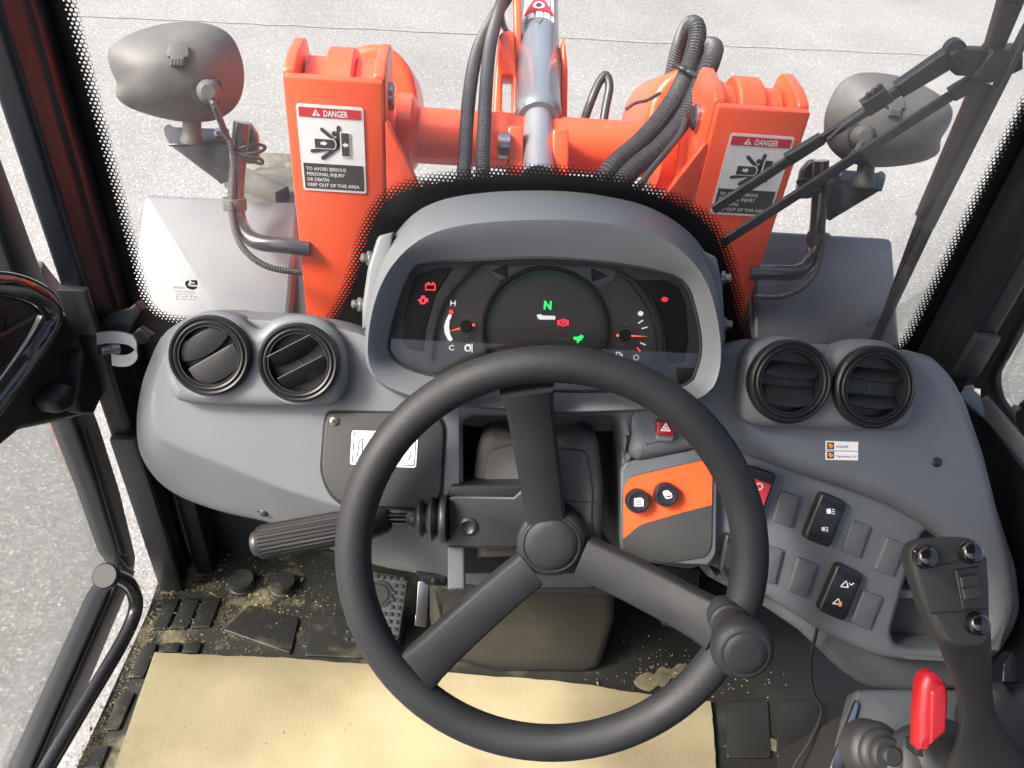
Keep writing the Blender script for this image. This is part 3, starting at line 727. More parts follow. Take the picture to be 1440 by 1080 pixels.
# ------------------------------------------------------------------ wiper (outside the glass)
WY = Plane((0, .835, 0), (0, -1, 0)); WZ = lambda x, y: (1120+x/3, y/3)
wp = thing('windscreen_wiper', 'black pantograph wiper with two long arms and a blade along the right pillar', 'wiper', WY.pw(1012, 300))
def bar(name, a_, b_, w0, w1, h0, h1, m=BLK, bev=.002):
    d = Vector((b_[0]-a_[0], b_[1]-a_[1])).normalized(); n = Vector((-d.y, d.x))
    return prism(name, WY, [(a_[0]+n.x*w0/2, a_[1]+n.y*w0/2), (b_[0]+n.x*w1/2, b_[1]+n.y*w1/2), (b_[0]-n.x*w1/2, b_[1]-n.y*w1/2), (a_[0]-n.x*w0/2, a_[1]-n.y*w0/2)], h0, h1, m, wp, bev)
bar('drive_arm', (1003, 297), (1112, 226), 12, 13, -.006, .0, BLK)
bar('drive_arm', (1108, 228), (1158, 197), 17, 15, -.008, .002, BLK, .003)
bar('drive_arm', (1150, 202), (1270, 126), 11, 14, -.006, .001, BLK)
bar('drive_arm', (1266, 130), (1338, 84), 20, 26, -.010, .004, BLK, .003)
bar('nozzle_block', (1218, 156), (1252, 134), 22, 22, .0, .012, BLK, .002)
for k in range(3): lathe('nozzle', WY.pw(1219+k*8, 139-k*6, .006), WY.v, [(.003, 0), (.003, .005), (.0015, .007)], BLK, wp, 10)
bar('idler_arm', (1015, 344), (1345, 132), 12, 13, -.006, .0, BLK)
bar('idler_arm', (1340, 136), (1376, 116), 17, 20, -.008, .003, BLK, .002)
tube('washer_tube', [WY.pw(1165, 197, .006), WY.pw(1185, 178, .008), WY.pw(1205, 164, .008), WY.pw(1222, 152, .008)], .0028, HOSE, wp)
prism('head_bracket', WY, rp([(1336, 76, 8), (1350, 70, 4), (1398, 73), (1402, 92), (1396, 108), (1345, 108, 5), (1335, 98, 8)]), -.012, .006, BLK, wp, .003)
prism('head_bracket', WY, rp([(1398, 72), (1440, 72), (1440, 98), (1412, 112), (1394, 118), (1370, 116, 4), (1380, 95)]), -.014, .012, BLK, wp, .003)
lathe('bracket_rivet', WY.pw(1348, 90, .006), WY.n, [(.006, -.001), (.006, .002), (.003, .003)], BLK, wp, 14)
lathe('bracket_rivet', WY.pw(1375, 102, .006), WY.n, [(.004, -.001), (.004, .003), (.002, .004)], ZINC, wp, 12)
lathe('bracket_rivet', WY.pw(1342, 69, -.004), WY.n, [(.010, -.006), (.010, .004), (.006, .006)], BLK, wp, 16)
bar('blade_carrier', (1425, 5), (1398, 80), 30, 20, -.010, .004, BLK)
bar('blade_carrier', (1460, -90), (1425, 5), 30, 30, -.010, .004, BLK)
bar('blade_carrier', (1388, 118), (1300, 312), 26, 17, -.010, .004, BLK, .003)
bar('blade_carrier', (1300, 312), (1235, 482), 14, 9, -.008, .002, BLK)
bar('blade_rubber', (1452, 40), (1310, 320), 9, 10, .0, .014, HOSE)
bar('blade_rubber', (1310, 320), (1232, 486), 9, 7, .0, .014, HOSE)

# ------------------------------------------------------------------ left door, ajar
p0, p1 = atZ(189, 803, .86), atZ(46, 1080, .86); dd = (p1-p0).normalized()
DR = Plane(p0, Vector((-dd.y, dd.x, 0)) if (-dd.y) > 0 else Vector((dd.y, -dd.x, 0)))
door = thing('cab_door', 'glazed black cab door on the left, standing ajar', 'door', p0)
prism('door_frame', DR, [(-40, 105), (0, 213), (53, 360), (142, 600), (170, 690), (192, 782), (190, 803), (180, 800), (167, 780), (137, 690), (104, 600), (18, 375), (-22, 270), (-66, 150)], -.02, .012, PAINT2, door, .005)
prism('door_seal', DR.off(.012), [(118, 600), (126, 600), (176, 760), (179, 782), (172, 780), (166, 760)], -.002, .004, BLK, door, .002)
prism('door_frame', DR, [(178, 795), (192, 803), (80, 1072), (60, 1125), (20, 1125), (44, 1080), (150, 838)], -.02, .010, PAINT2, door, .004)
prism('door_seal', DR.off(.010), [(163, 825), (171, 825), (62, 1080), (52, 1080)], -.002, .004, BLK, door, .002)
fill('door_glass', [[DR.px(*q) for q in [(104, 590), (165, 785), (150, 842), (30, 1120), (-200, 1150), (-300, 900), (-300, 200), (-22, 260)]]], .002, 0, DR.mat(-.008), GLD, door)
DL = DR.off(.02)
prism('latch_cover', DL, rp([(-60, 420), (0, 470), (78, 432, 6), (118, 450, 8), (128, 470), (150, 540, 4), (150, 552), (133, 580, 3), (104, 590), (30, 606), (-10, 640, 10), (-80, 680)]), -.03, .03, BLK, door, .008, bres=3)
prism('latch_block', DL, rp([(118, 500), (126, 493, 3), (134, 495, 2), (150, 545, 3), (133, 583, 3), (112, 582, 3), (108, 560)]), .0, .045, BLK, door, .004)
prism('latch_knob', DL, rp([(74, 565, 6), (92, 552, 6), (100, 540, 4), (112, 548, 5), (104, 575, 6), (84, 584, 8)]), .03, .055, BLK, door, .006)
prism('handle_recess', DL, rp([(-60, 425), (0, 410, 6), (40, 420, 10), (62, 445, 8), (35, 480), (-60, 480)]), -.0, .024, BLKM, door, .004)
lathe('recess_screw', DL.pw(13, 452, .025), DL.n, [(.006, -.002), (.006, .001), (.003, .002)], BLK, door, 12)
tube('door_handle', [DL.pw(-60, 402, .05), DL.pw(-10, 399, .055), DL.pw(25, 404, .06), DL.pw(55, 418, .06), DL.pw(68, 438, .06), DL.pw(62, 462, .06), DL.pw(38, 500, .06), DL.pw(8, 540, .055), DL.pw(-20, 578, .05), DL.pw(-60, 640, .05)], .0125, GBLK, door, 8, 20)
prism('stay_bracket', DL, [(62, 368), (75, 385), (120, 440), (122, 452), (72, 432), (60, 400)], -.03, -.012, FEND, door, .002)
G = DR.off(.045)
tube('grab_rail', [G.pw(152, 811), G.pw(166, 812), G.pw(182, 822), G.pw(191, 846), G.pw(186, 872), G.pw(165, 915), G.pw(120, 990), G.pw(55, 1100), G.pw(30, 1150)], .0098, TUBEM, door, 10, 20)
lathe('rail_cap', G.pw(158, 811), G.pw(140, 809)-G.pw(158, 811), [(.012, 0), (.013, .004), (.0105, .006), (.0105, .009), (.0155, .011), (.017, .014), (.017, .022), (.015, .024)], BLK, door, 24)

# striker on the pillar
stk = thing('door_striker', 'bright steel U-shaped striker on a black bracket on the left pillar', 'striker', (-.49, .73, 1.31))
SP_ = Plane((-.49, .716, 1.33), (0, -.9, .43))
prism('striker_bracket', SP_, rp([(136, 452), (150, 440), (182, 432), (190, 425), (200, 436), (186, 462, 3), (178, 470), (138, 462)]), -.02, .0, PAINT, stk, .003)
prism('striker_bracket', SP_, rp([(183, 472), (196, 460), (214, 472), (206, 484), (196, 484)]), -.012, .0, PAINT, stk, .002)
UL = [SP_.pw(*q, .016) for q in [(137, 476), (150, 474), (166, 474), (182, 477), (192, 486), (193, 496), (184, 505), (170, 507), (158, 505)]]
P = cr(UL, 5, False); up_ = SP_.v*.0065
loft('striker_loop', [[p+up_*sy+q_*sx for p, q_ in zip(P, [((Vector(P[min(i+1, len(P)-1)])-Vector(P[max(i-1, 0)])).normalized()).cross(SP_.v).normalized()*.0022 for i in range(len(P))])] for sx, sy in ((-1, -1), (-1, 1), (1, 1), (1, -1), (-1, -1))], STEEL, stk, ang=30, closed=False)
lathe('striker_bolt', SP_.pw(160, 490, .005), SP_.n+SP_.u*-.8, [(.007, -.004), (.007, .006), (.005, .006), (.005, .016)], STEEL, stk, 14)

# ------------------------------------------------------------------ cab floor
FZ = .885
FL = Plane((0, .6, FZ), (0, 0, 1), (0, 1, 0))
fm = thing('floor_mat', 'dusty black rubber floor mat with raised pads and two round buttons', 'floor mat', (0, .6, FZ-.02))
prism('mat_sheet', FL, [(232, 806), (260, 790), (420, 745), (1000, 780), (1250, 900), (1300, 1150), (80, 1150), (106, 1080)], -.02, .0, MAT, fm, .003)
zf = lambda L: [(x*.4444, 600+y*.4444) for x, y in L]
pads = [[(525, 545), (570, 540), (528, 638), (478, 642)], [(590, 542), (634, 540), (594, 636), (534, 638)], [(650, 540), (700, 540), (664, 634), (600, 636)],
        [(705, 642), (788, 563), (946, 607), (920, 718)], [(985, 592), (1290, 600), (1255, 735), (965, 724)],
        [(455, 686), (500, 684), (455, 792), (405, 794)], [(520, 684), (572, 680), (565, 712), (498, 712)], [(590, 682), (640, 680), (628, 716), (575, 714)],
        [(372, 850), (428, 838), (376, 958), (328, 960)], [(305, 1010), (348, 1006), (318, 1080), (262, 1080)], [(700, 690), (800, 720), (700, 716)]]
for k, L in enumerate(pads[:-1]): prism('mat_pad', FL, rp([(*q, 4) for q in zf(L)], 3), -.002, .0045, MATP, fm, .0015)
for x, y in ((341, 822), (399, 825)):
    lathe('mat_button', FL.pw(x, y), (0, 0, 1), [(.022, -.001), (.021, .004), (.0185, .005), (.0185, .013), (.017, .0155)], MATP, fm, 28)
# right of the column: mat ribs
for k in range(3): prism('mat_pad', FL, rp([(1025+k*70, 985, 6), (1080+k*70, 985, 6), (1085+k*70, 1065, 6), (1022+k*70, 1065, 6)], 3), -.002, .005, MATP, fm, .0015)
sl_ = tag(box('cab_floor', (-.53, -.5, .80), (.56, .81, FZ-.0215), PAINT2, None, .003), kind='structure')

# grit and chaff on the mat
gv, gf = [], []
for k in range(2400):
    u_ = random.random()
    if k < 1400: x, y = random.gauss(300, 90), random.gauss(850, 45)
    elif k < 1700: x, y = random.gauss(960, 60), random.gauss(950, 30)
    else: x, y = 232-(random.random()*130), 0; y = 810+(232-x)*2.1; x += random.gauss(14, 8)
    if not (100 < x < 1240 and 770 < y < 1090): continue
    c = FL.pw(x, y, .001 if random.random() < .6 else .004); r = random.uniform(.0003, .0010)*(2 if random.random() < .06 else 1)
    a_ = random.random()*6.28; i0 = len(gv)
    e1 = Vector((math.cos(a_), math.sin(a_), 0))*r*random.uniform(1, 2.2); e2 = Vector((-math.sin(a_), math.cos(a_), 0))*r
    gv += [c-e1-e2*.5, c+e1-e2, c+e1*.6+e2, c-e1*.8+e2*.8, c+Vector((0, 0, r))]
    gf += [(i0, i0+1, i0+4), (i0+1, i0+2, i0+4), (i0+2, i0+3, i0+4), (i0+3, i0, i0+4), (i0+3, i0+2, i0+1, i0)]
for k in range(90):
    x, y = random.uniform(200, 980), random.gauss(1010, 40)
    if not (1000 < y < 1085) or x < 185: continue
    c = FL.pw(x, y, .0106); r = random.uniform(.0004, .0012); a_ = random.random()*6.28; i0 = len(gv)
    e1 = Vector((math.cos(a_), math.sin(a_), 0))*r*1.6; e2 = Vector((-math.sin(a_), math.cos(a_), 0))*r
    gv += [c-e1-e2*.5, c+e1-e2, c+e1*.6+e2, c-e1*.8+e2*.8, c+Vector((0, 0, r))]
    gf += [(i0, i0+1, i0+4), (i0+1, i0+2, i0+4), (i0+2, i0+3, i0+4), (i0+3, i0, i0+4), (i0+3, i0+2, i0+1, i0)]
CHAFF = mat('chaff', (.25, .215, .115), .9, var=.3, vscale=300)
tag(mk('grit', gv, gf, CHAFF, None, None), 'pale chaff and grit scattered over the mat', None, None, 'stuff')

cb = CARD.node_tree
# flutes: fine ridges along the board
nn = cb.nodes; wv = nn.new('ShaderNodeTexWave'); wv.wave_type = 'BANDS'; wv.bands_direction = 'X'; wv.inputs['Scale'].default_value = 45; wv.inputs['Distortion'].default_value = .6
gg = nn.new('ShaderNodeNewGeometry'); cb.links.new(gg.outputs['Position'], wv.inputs['Vector'])
b2 = nn.new('ShaderNodeBump'); b2.inputs['Strength'].default_value = .04; b2.inputs['Distance'].default_value = .0012
cb.links.new(wv.outputs['Fac'], b2.inputs['Height']); cb.links.new(b2.outputs[0], nn['Principled BSDF'].inputs['Normal'])
out_e = [(217, 917), (300, 921), (400, 925), (520, 934), (610, 943), (700, 951), (770, 956), (832, 963), (870, 970), (940, 979), (1000, 986), (1003, 1020), (1008, 1085), (1012, 1150), (140, 1150), (160, 1080)]
jag = []
for i, p in enumerate(out_e):
    q = out_e[(i+1) % len(out_e)]
    for k in range(5): jag.append((p[0]+(q[0]-p[0])*k/5+random.uniform(-.7, .7), p[1]+(q[1]-p[1])*k/5+random.uniform(-.8, .8)))
cbt = thing('cardboard_sheet', 'worn brown corrugated cardboard sheet lying on the cab floor', 'cardboard', FL.pw(600, 1040, .008))
prism('cardboard_board', FL, jag, .006, .0105, CARD, cbt, .0006)
tag(prism('dirt_patch', FL, cr([(893, 962), (897, 950), (912, 944), (920, 947), (930, 936), (943, 940), (955, 932), (968, 934), (974, 929), (976, 941), (962, 945), (958, 955), (944, 953), (938, 968), (926, 963), (914, 972)], 3), .0, .004, MUD, None, .0018), 'caked pale mud at the right end of the cardboard', 'mud')
tag(prism('dirt_patch', FL, cr([(1015, 1050), (1045, 1040), (1080, 1036), (1105, 1048), (1118, 1063), (1095, 1058), (1060, 1046)], 3), .0, .003, MUD, None, .0015), 'streak of dried mud on the mat at the bottom right', 'mud')

# ------------------------------------------------------------------ dashboard
DP = Plane((0, .645, 1.404), (0, -math.cos(R_(36)), math.sin(R_(36))))
SWP = DP.off(-.026)
dash = thing('dashboard', 'grey moulded dashboard with four round air vents, switches and a black access panel', 'dashboard', (0, .6, 1.2))
AB = [((360, 450), (360, 440)), ((300, 450), (297, 437)), ((250, 475), (235, 465)), ((225, 515), (208, 515)), ((213, 560), (196, 557)), ((214, 590), (192, 600)), ((222, 612), (198, 640)), ((240, 625), (223, 677)), ((280, 641), (257, 700)), ((330, 660), (313, 720)), ((387, 683), (385, 737)), ((463, 707), (455, 768)), ((540, 728), (530, 795)), ((600, 742), (590, 807)), ((640, 750), (647, 826)), ((645, 700), (652, 700)), ((645, 600), (652, 600)), ((640, 555), (646, 548)), ((560, 500), (560, 495)), ((500, 468), (500, 460)), ((420, 455), (420, 443))]
Af = cr([a_ for a_, b_ in AB], 4); Bf = cr([b_ for a_, b_ in AB], 4)
mixp = lambda t: [a_.lerp(b_, t) for a_, b_ in zip(Af, Bf)]
cA = Vector((430, 600))
rings = [[DP.pw(*p, 0) for p in [cA+(q-cA)*.97 for q in Af]], [DP.pw(*p, -.0004) for p in Af], [DP.pw(*p, -.002) for p in mixp(.05)], [DP.pw(*p, -.0065) for p in mixp(.13)],
         [DP.pw(*p, -.037) for p in mixp(.85)], [DP.pw(*p, -.043) for p in mixp(.96)], [DP.pw(*p, -.050) for p in Bf]]
back = [DP.pw(*p, -.050) - DP.n*.05 for p in Bf]
rings.append([p for p in back])
loft('dash_body', rings, DASH, dash, True, False, 50)
# centre bridge under the binnacle and the recess the column passes through
prism('dash_bridge', DP, rp([(600, 520), (900, 520), (905, 560), (880, 640), (872, 600, 14), (868, 586, 14), (660, 586, 14), (650, 600, 10), (640, 640), (620, 560)]), -.07, -.001, DASH, dash, .008)
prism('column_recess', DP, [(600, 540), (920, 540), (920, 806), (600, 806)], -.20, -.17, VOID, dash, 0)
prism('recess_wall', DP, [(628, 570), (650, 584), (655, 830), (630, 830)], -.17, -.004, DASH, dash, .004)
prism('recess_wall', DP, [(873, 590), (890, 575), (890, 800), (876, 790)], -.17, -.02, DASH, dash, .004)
prism('recess_roof', DP, [(640, 560), (890, 560), (880, 578), (650, 578)], -.17, -.07, DASH, dash, 0)
# right half: switch level and raised cowl
tray = rp([(1256, 890, 6), (1262, 908, 8), (1280, 915), (1340, 918), (1385, 908, 14), (1401, 880, 12), (1405, 850, 14), (1392, 810, 16), (1365, 768, 14), (1322, 746, 10), (1302, 750, 6), (1284, 790)])
prism('switch_panel', DP, rp([(1018, 520), (1300, 520), (1360, 570), (1408, 720), (1434, 800, 10), (1440, 858, 12), (1431, 886, 14), (1405, 929, 18), (1320, 935, 30), (1252, 930, 30), (1218, 919, 12), (1150, 886, 12), (1078, 839, 12), (1000, 796, 12), (970, 803), (875, 787, 4), (873, 600)]), -.085, -.026, DASH, dash, .010, holes=[tray], bres=4)
prism('tray_floor', DP, [(1240, 730), (1415, 730), (1415, 930), (1240, 930)], -.095, -.084, DASH2, dash, 0)
prism('tray_shelf', DP, [(1262, 830), (1400, 830), (1400, 845), (1262, 842)], -.075, -.045, DASH, dash, .003)
prism('dash_skirt', DP, rp([(1000, 800), (1100, 835), (1220, 905), (1400, 925), (1432, 892), (1430, 930, 20), (1400, 966, 20), (1290, 980, 20), (1225, 972, 14), (1188, 948, 10), (1130, 892, 8), (1080, 858, 8), (1000, 815)]), -.13, -.074, DASH, dash, .012)
cowl = rp([(872, 590), (884, 566), (1018, 488), (1060, 478), (1290, 494), (1322, 502, 12), (1348, 530, 14), (1367, 565, 10), (1393, 640, 10), (1413, 720, 10), (1431, 790, 10), (1439, 850, 12), (1429, 890, 12), (1405, 927, 10), (1380, 918, 6), (1392, 870, 14), (1384, 820, 14), (1352, 778, 14), (1312, 744, 14), (1262, 716, 14), (1200, 692, 14), (1110, 663, 14), (1048, 641, 10), (1003, 630, 10), (898, 652, 8), (884, 640, 6), (880, 610)])
prism('dash_cowl', DP, cowl, -.05, 0, DASH, dash, .019, bres=6)
# vent pods
podL = cr([(229, 520), (238, 480), (262, 448), (294, 436), (330, 444), (354, 461), (366, 462), (385, 448), (420, 443), (455, 452), (478, 478), (487, 515), (486, 545), (472, 568), (440, 573), (350, 573), (260, 568), (236, 552)], 5)
podR = cr([(1043, 540), (1050, 500), (1075, 479), (1112, 474), (1142, 485), (1162, 503), (1172, 503), (1190, 487), (1222, 479), (1256, 483), (1280, 505), (1292, 545), (1290, 585), (1274, 606), (1230, 608), (1120, 604), (1064, 600), (1044, 580)], 5)
prism('vent_pod', DP, [tuple(p) for p in podL], -.03, .022, DASH, dash, .012, holes=[circ(295, 500, 43, 40), circ(420, 510, 42, 40)], bres=5)
prism('vent_pod', DP, [tuple(p) for p in podR], -.03, .022, DASH, dash, .012, holes=[circ(1111, 537, 43, 40), circ(1230, 545, 42, 40)], bres=5)
VP = DP.off(.022)
def vent(x, y, rpx, angle, blades, label):
    c = VP.pw(x, y, .006); a0 = VP.px(x, y, .006); a1 = VP.px(x+rpx, y, .006); r = math.hypot(a1[0]-a0[0], a1[1]-a0[1])
    h = 0.006
    v = lathe('air_vent', c - VP.n*h, VP.n, [(r, -.004), (r, .006), (r*.975, .009), (r*.93, .0105), (r*.885, .0095), (r*.875, .008), (r*.86, .008), (r*.85, .010), (r*.82, .0108), (r*.775, .0098), (r*.77, .006), (r*.755, .006), (r*.75, .0095), (r*.725, .0095), (r*.705, .006), (r*.70, -.018), (.001, -.0185)], VENT, dash, 56, 35)
    v['label'] = label
    lathe('vent_throat', c - VP.n*(h+.0175), VP.n, [(r*.69, .0), (.001, .0005)], VOID, v, 32)
    pl = Plane(c + VP.n*.002, VP.n, VP.v*math.cos(angle)+VP.u*math.sin(angle))
    R0 = r*.69
    for b0, b1, tilt in blades:        # blade spans b0..b1 of the bore and is turned about its own mid line
        top, bot = b1*R0, b0*R0; mid = (top+bot)/2; pts = []
        n_ = 10; xt = math.sqrt(max(0, R0**2-top**2)); xb = math.sqrt(max(0, R0**2-bot**2))
        hw = min(.93*R0, max(xt, xb))
        pts = [(-hw+2*hw*k/n_, top) for k in range(n_+1)]
        for k in range(n_+1):
            xx = hw-2*hw*k/n_
            pts.append((xx, mid+(bot-mid)*(1-.55*abs(xx/hw)**2.2)))
        M = pl.mat() @ Matrix.Translation((0, mid, -.004)) @ Matrix.Rotation(tilt, 4, 'X') @ Matrix.Translation((0, -mid, 0))
        fill('vent_vane', [pts], .0011, .0008, M, VENT, v)
    box('vane_link', (-.0012, -R0*.8, -.0135), (.0012, R0*.8, -.0115), BLK, v, .0004, pl.mat())
vent(295, 500, 58, R_(-33), [(-.95, -.02, R_(1)), (.05, .88, R_(3))], 'leftmost air vent, nearly shut with slanting blades')
vent(420, 510, 57, R_(-30), [(-.80, -.10, R_(30)), (.06, .78, R_(34))], 'air vent beside the instrument cluster on the left, half open with slanting blades')
vent(1111, 537, 58, R_(2), [(-.90, -.16, R_(-22)), (.02, .72, R_(-40))], 'air vent beside the instrument cluster on the right, level blades')
vent(1230, 545, 57, R_(2), [(-.80, -.24, R_(-40)), (.14, .72, R_(-46))], 'rightmost air vent, wide open with level blades')

def screw(pl, x, y, rpx, par, m=ZINC, name='screw'):
    a0 = pl.px(x, y); a1 = pl.px(x+rpx, y); r = math.hypot(a1[0]-a0[0], a1[1]-a0[1])
    s_ = lathe(name, pl.pw(x, y), pl.n, [(r, -.002), (r, .001), (r*.75, .0022), (r*.3, .0026)], m, par, 18)
    for k in range(2):
        M = pl.mat(.0024); a_, b_ = pl.px(x, y)
        box('cross_slot', (-r*.62, -r*.13, -.0006), (r*.62, r*.13, .0004), VOID, s_, 0, M @ Matrix.Translation((a_, b_, k*.0001)) @ Matrix.Rotation(R_(45+90*k), 4, 'Z'))
    return s_
# black access panel
ap = prism('access_panel', DP, rp([(456, 600), (461, 580, 10), (614, 582, 10), (625, 600, 10), (620, 700, 16), (600, 716), (500, 712), (481, 708, 10), (463, 692, 14), (452, 664, 14)]), -.002, .0035, BLKM, dash, .002)
prism('panel_gasket', DP, rp([(454, 599), (458, 577, 10), (617, 579, 10), (628, 600, 10), (623, 704, 16), (600, 719), (500, 715), (478, 711, 10), (460, 694, 14), (449, 664, 14)]), -.002, .0012, VOID, dash, .0005)
AP = DP.off(.0035)
screw(AP, 470, 592, 7, ap)
mp = flat('manual_sticker', AP, rp([(495, 605, 4), (588, 609, 4), (585, 658, 4), (492, 653, 4)]), WHITE, ap)
flat('sticker_border', AP, rp([(497.5, 607.5, 3), (585.5, 611.5, 3), (583, 655.5, 3), (494.5, 650.8, 3)]), DPRINT, mp, .0009, holes=[rp([(498.6, 608.6, 3), (584.4, 612.5, 3), (582, 654.3, 3), (495.8, 649.8, 3)])])
for L in ([(505, 620), (510, 617), (538, 620)], [(505, 620), (502, 641), (508, 644), (510, 617)], [(508, 644), (530, 644)], [(575, 632), (578, 640), (573, 647)], [(556, 620), (572, 624)], [(548, 649), (570, 648)]):
    for a_, b_ in zip(L[:-1], L[1:]): flat('book_drawing', AP, linepx(AP, a_, b_, .9), DPRINT, mp, .0011)
# screw pockets on the lower edge of the left half
for (q, sx, sy) in (([(335, 690), (352, 696), (382, 705), (381, 726), (368, 724), (352, 718), (340, 706)], 371, 721), ([(584, 806), (630, 807), (628, 826), (600, 824), (592, 818)], 612, 817)):
    pp = DP.off(-.046)
    pk = prism('screw_pocket', pp, rp([(*k_, 3) for k_ in q], 3), -.01, .012, BLK, dash, .003)
    screw(pp.off(.012), sx, sy, 6, pk, BLK)
screw(DP, 1317, 650, 7, dash, BLK)
# label with two inhibit symbols
lb = flat('switch_label', DP, [(1161, 620), (1207, 621.5), (1206.5, 647.5), (1161, 646.5)], WHITE, dash)
flat('label_rule', DP, [(1161, 633.3), (1206.8, 634.3), (1206.8, 635.2), (1161, 634.2)], DIM, lb, .0009)
for yy in (622, 635):
    flat('label_symbol_field', DP, [(1163, yy), (1173, yy+.1), (1173, yy+10.1), (1163, yy+10)], DPRINT, lb, .0009)
    flat('label_symbol', DP, rp([(1164.5, yy+3, 1), (1167, yy+1.5), (1171, yy+3, 1), (1172, yy+6, 1), (1169, yy+8.5), (1166, yy+7)]), ICOR, lb, .0012)
text('label_lettering', 'Inhibit SW', DP, 1175.5, 629.5, 3.4, DPRINT, lb, .0010, width=17)
text('label_lettering', 'Regeneration SW', DP, 1175.5, 642.8, 3.4, DPRINT, lb, .0010, width=29)
# centre right: hazard button, orange plate, pull knobs
hz = thing  # (kept as a part of the dashboard)
hb = prism('hazard_switch', DP, rp([(922, 594, 3), (927, 588, 3), (946, 589, 3), (950, 596, 3), (949, 618, 4), (944, 622, 4), (922, 620, 4)]), -.004, .007, DASH, dash, .002)
hc = prism('button_cap', DP, rp([(924, 591, 3), (947, 593, 3), (948.5, 613, 3), (923.5, 612, 3)]), .004, .013, REDB, hb, .002)
HP = DP.off(.0132)
flat('warning_triangle', HP, [(929, 606), (943, 606.5), (936.5, 594)], WHITE, hb, .0004, holes=[[(931.5, 604.6), (940.5, 605), (936.4, 597)]])
flat('warning_triangle', HP, [(933.5, 603.8), (938.6, 604), (936.2, 599.6)], WHITE, hb, .0004)
prism('panel_rib', SWP, [(886, 592), (892, 588), (893, 640), (884, 652), (878, 646)], -.0, .014, DASH, dash, .004)
prism('plate_surround', DP, rp([(873, 660), (880, 650, 6), (1000, 628, 6), (1010, 640, 5), (1008, 780, 6), (996, 796), (876, 790)]), -.02, -.0125, DASH, dash, .003)
PLT = DP.off(-.0125)
ol = rp([(876, 684, 6), (886, 670, 8), (991, 646, 4), (1003, 656, 4), (1001, 768, 8), (994, 783, 8), (940, 792), (876, 784)])
pp_ = prism('control_plate', PLT, ol, -.002, .002, DPRINT, dash, .0008)
PL2 = PLT.off(.002)
flat('orange_field', PL2, rp([(876.5, 758), (877, 684, 6), (887, 671, 8), (990.5, 647, 4), (1002, 657, 3), (1001, 710), (960, 720.5), (924, 731, 10), (900, 738, 10)]), ORPL, pp_)
def pullknob(x, y, label):
    a0 = PL2.px(x, y, .012); a1 = PL2.px(x+17, y, .012); r = math.hypot(a1[0]-a0[0], a1[1]-a0[1])
    k_ = lathe('push_button', PL2.pw(x, y, .012) - PL2.n*.012, PL2.n, [(r*.95, -.001), (r, .004), (r, .009), (r*.92, .0115), (r*.78, .0118), (r*.72, .0105), (.001, .0098)], BLK, dash, 36)
    k_['label'] = label
    return k_
k1 = pullknob(898, 706, 'round black button with a document symbol'); k2 = pullknob(938, 697, 'round black button with a stacked shapes symbol')
KP = PL2.off(.0105)
flat('button_symbol', KP, [(892, 701), (902, 700), (905, 703), (905, 712), (892, 712)], IVORY, k1, .0006)
for k in range(3): flat('button_symbol', KP, [(894, 703.5+k*2.6), (902.5, 703.3+k*2.6), (902.5, 704.5+k*2.6), (894, 704.7+k*2.6)], DPRINT, k1, .0010)
flat('button_symbol', KP, rp([(934, 693, 3), (944, 692, 3), (946, 700, 3), (936, 702, 3)]), IVORY, k2, .0010, holes=[rp([(935.4, 694.4, 2), (943, 693.6, 2), (944.4, 699, 2), (937, 700.4, 2)])])
flat('button_symbol', KP, rp([(931.5, 690.5, 3), (941, 689.5, 3), (943.5, 697, 3), (934, 698.5, 3)]), IVORY, k2, .0006)

# blanks and rockers on the switch panel
def blank(L):
    b_ = prism('switch_blank', SWP, rp([(*q, 2.5) for q in L], 3), -.002, .0035, DASH2, dash, .001)
    c_ = Vector((sum(q[0] for q in L)/4, sum(q[1] for q in L)/4))
    prism('blank_face', SWP.off(.0035), rp([(*(c_+(Vector(q)-c_)*.86), 2) for q in L], 3), -.001, .0009, DASH2, b_, .0005)
for L in ([(1099, 690), (1127, 699), (1114, 743.5), (1086, 733)], [(1199, 731), (1226, 741), (1210, 786), (1184, 775)], [(1248, 755), (1276, 767), (1257, 812), (1230, 801)],
          [(1074, 765), (1103, 774), (1091, 822), (1062, 814)], [(1123, 784), (1152, 795), (1135, 842), (1107, 830)], [(1214, 830), (1243, 841), (1224, 887), (1197, 876)]):
    blank(L)
def rocker(L, label, face=None):
    c_ = Vector((sum(q[0] for q in L)/4, sum(q[1] for q in L)/4))
    r_ = prism('rocker_switch', SWP, rp([(*q, 8) for q in L], 5), -.002, .012, BLK, dash, .0035, bres=3); r_['label'] = label
    sc = lambda s_, t0=0, t1=1: [tuple(c_+(Vector(q)-c_)*s_) for q in L]
    I = [c_+(Vector(q)-c_)*.84 for q in L]
    lerp = lambda a_, b_, t: a_.lerp(b_, t)
    # recessed paddle with grip ribs at both ends
    Q = SWP.off(.012)
    tl, tr, br, bl_ = I
    prism('rocker_paddle', Q, [tuple(lerp(tl, bl_, .16)), tuple(lerp(tr, br, .16)), tuple(lerp(tr, br, .84)), tuple(lerp(tl, bl_, .84))], -.002, .0018, face or BLK, r_, .0008)
    for t in (.0, .06, .11, .88, .93, .98):
        prism('grip_rib', Q, [tuple(lerp(tl, bl_, t)), tuple(lerp(tr, br, t)), tuple(lerp(tr, br, t+.025)), tuple(lerp(tl, bl_, t+.025))], -.001, .0022, BLK, r_, .0007)
    return r_, Q.off(.0019), (tl, tr, br, bl_)
ra, QA, _ = rocker([(1157, 692), (1193, 707), (1168, 772), (1131, 757)], 'rocker switch with two work light symbols')
rb, QB, _ = rocker([(1180, 792), (1216, 809), (1189, 876), (1151, 859)], 'rocker switch with attachment lock symbols')
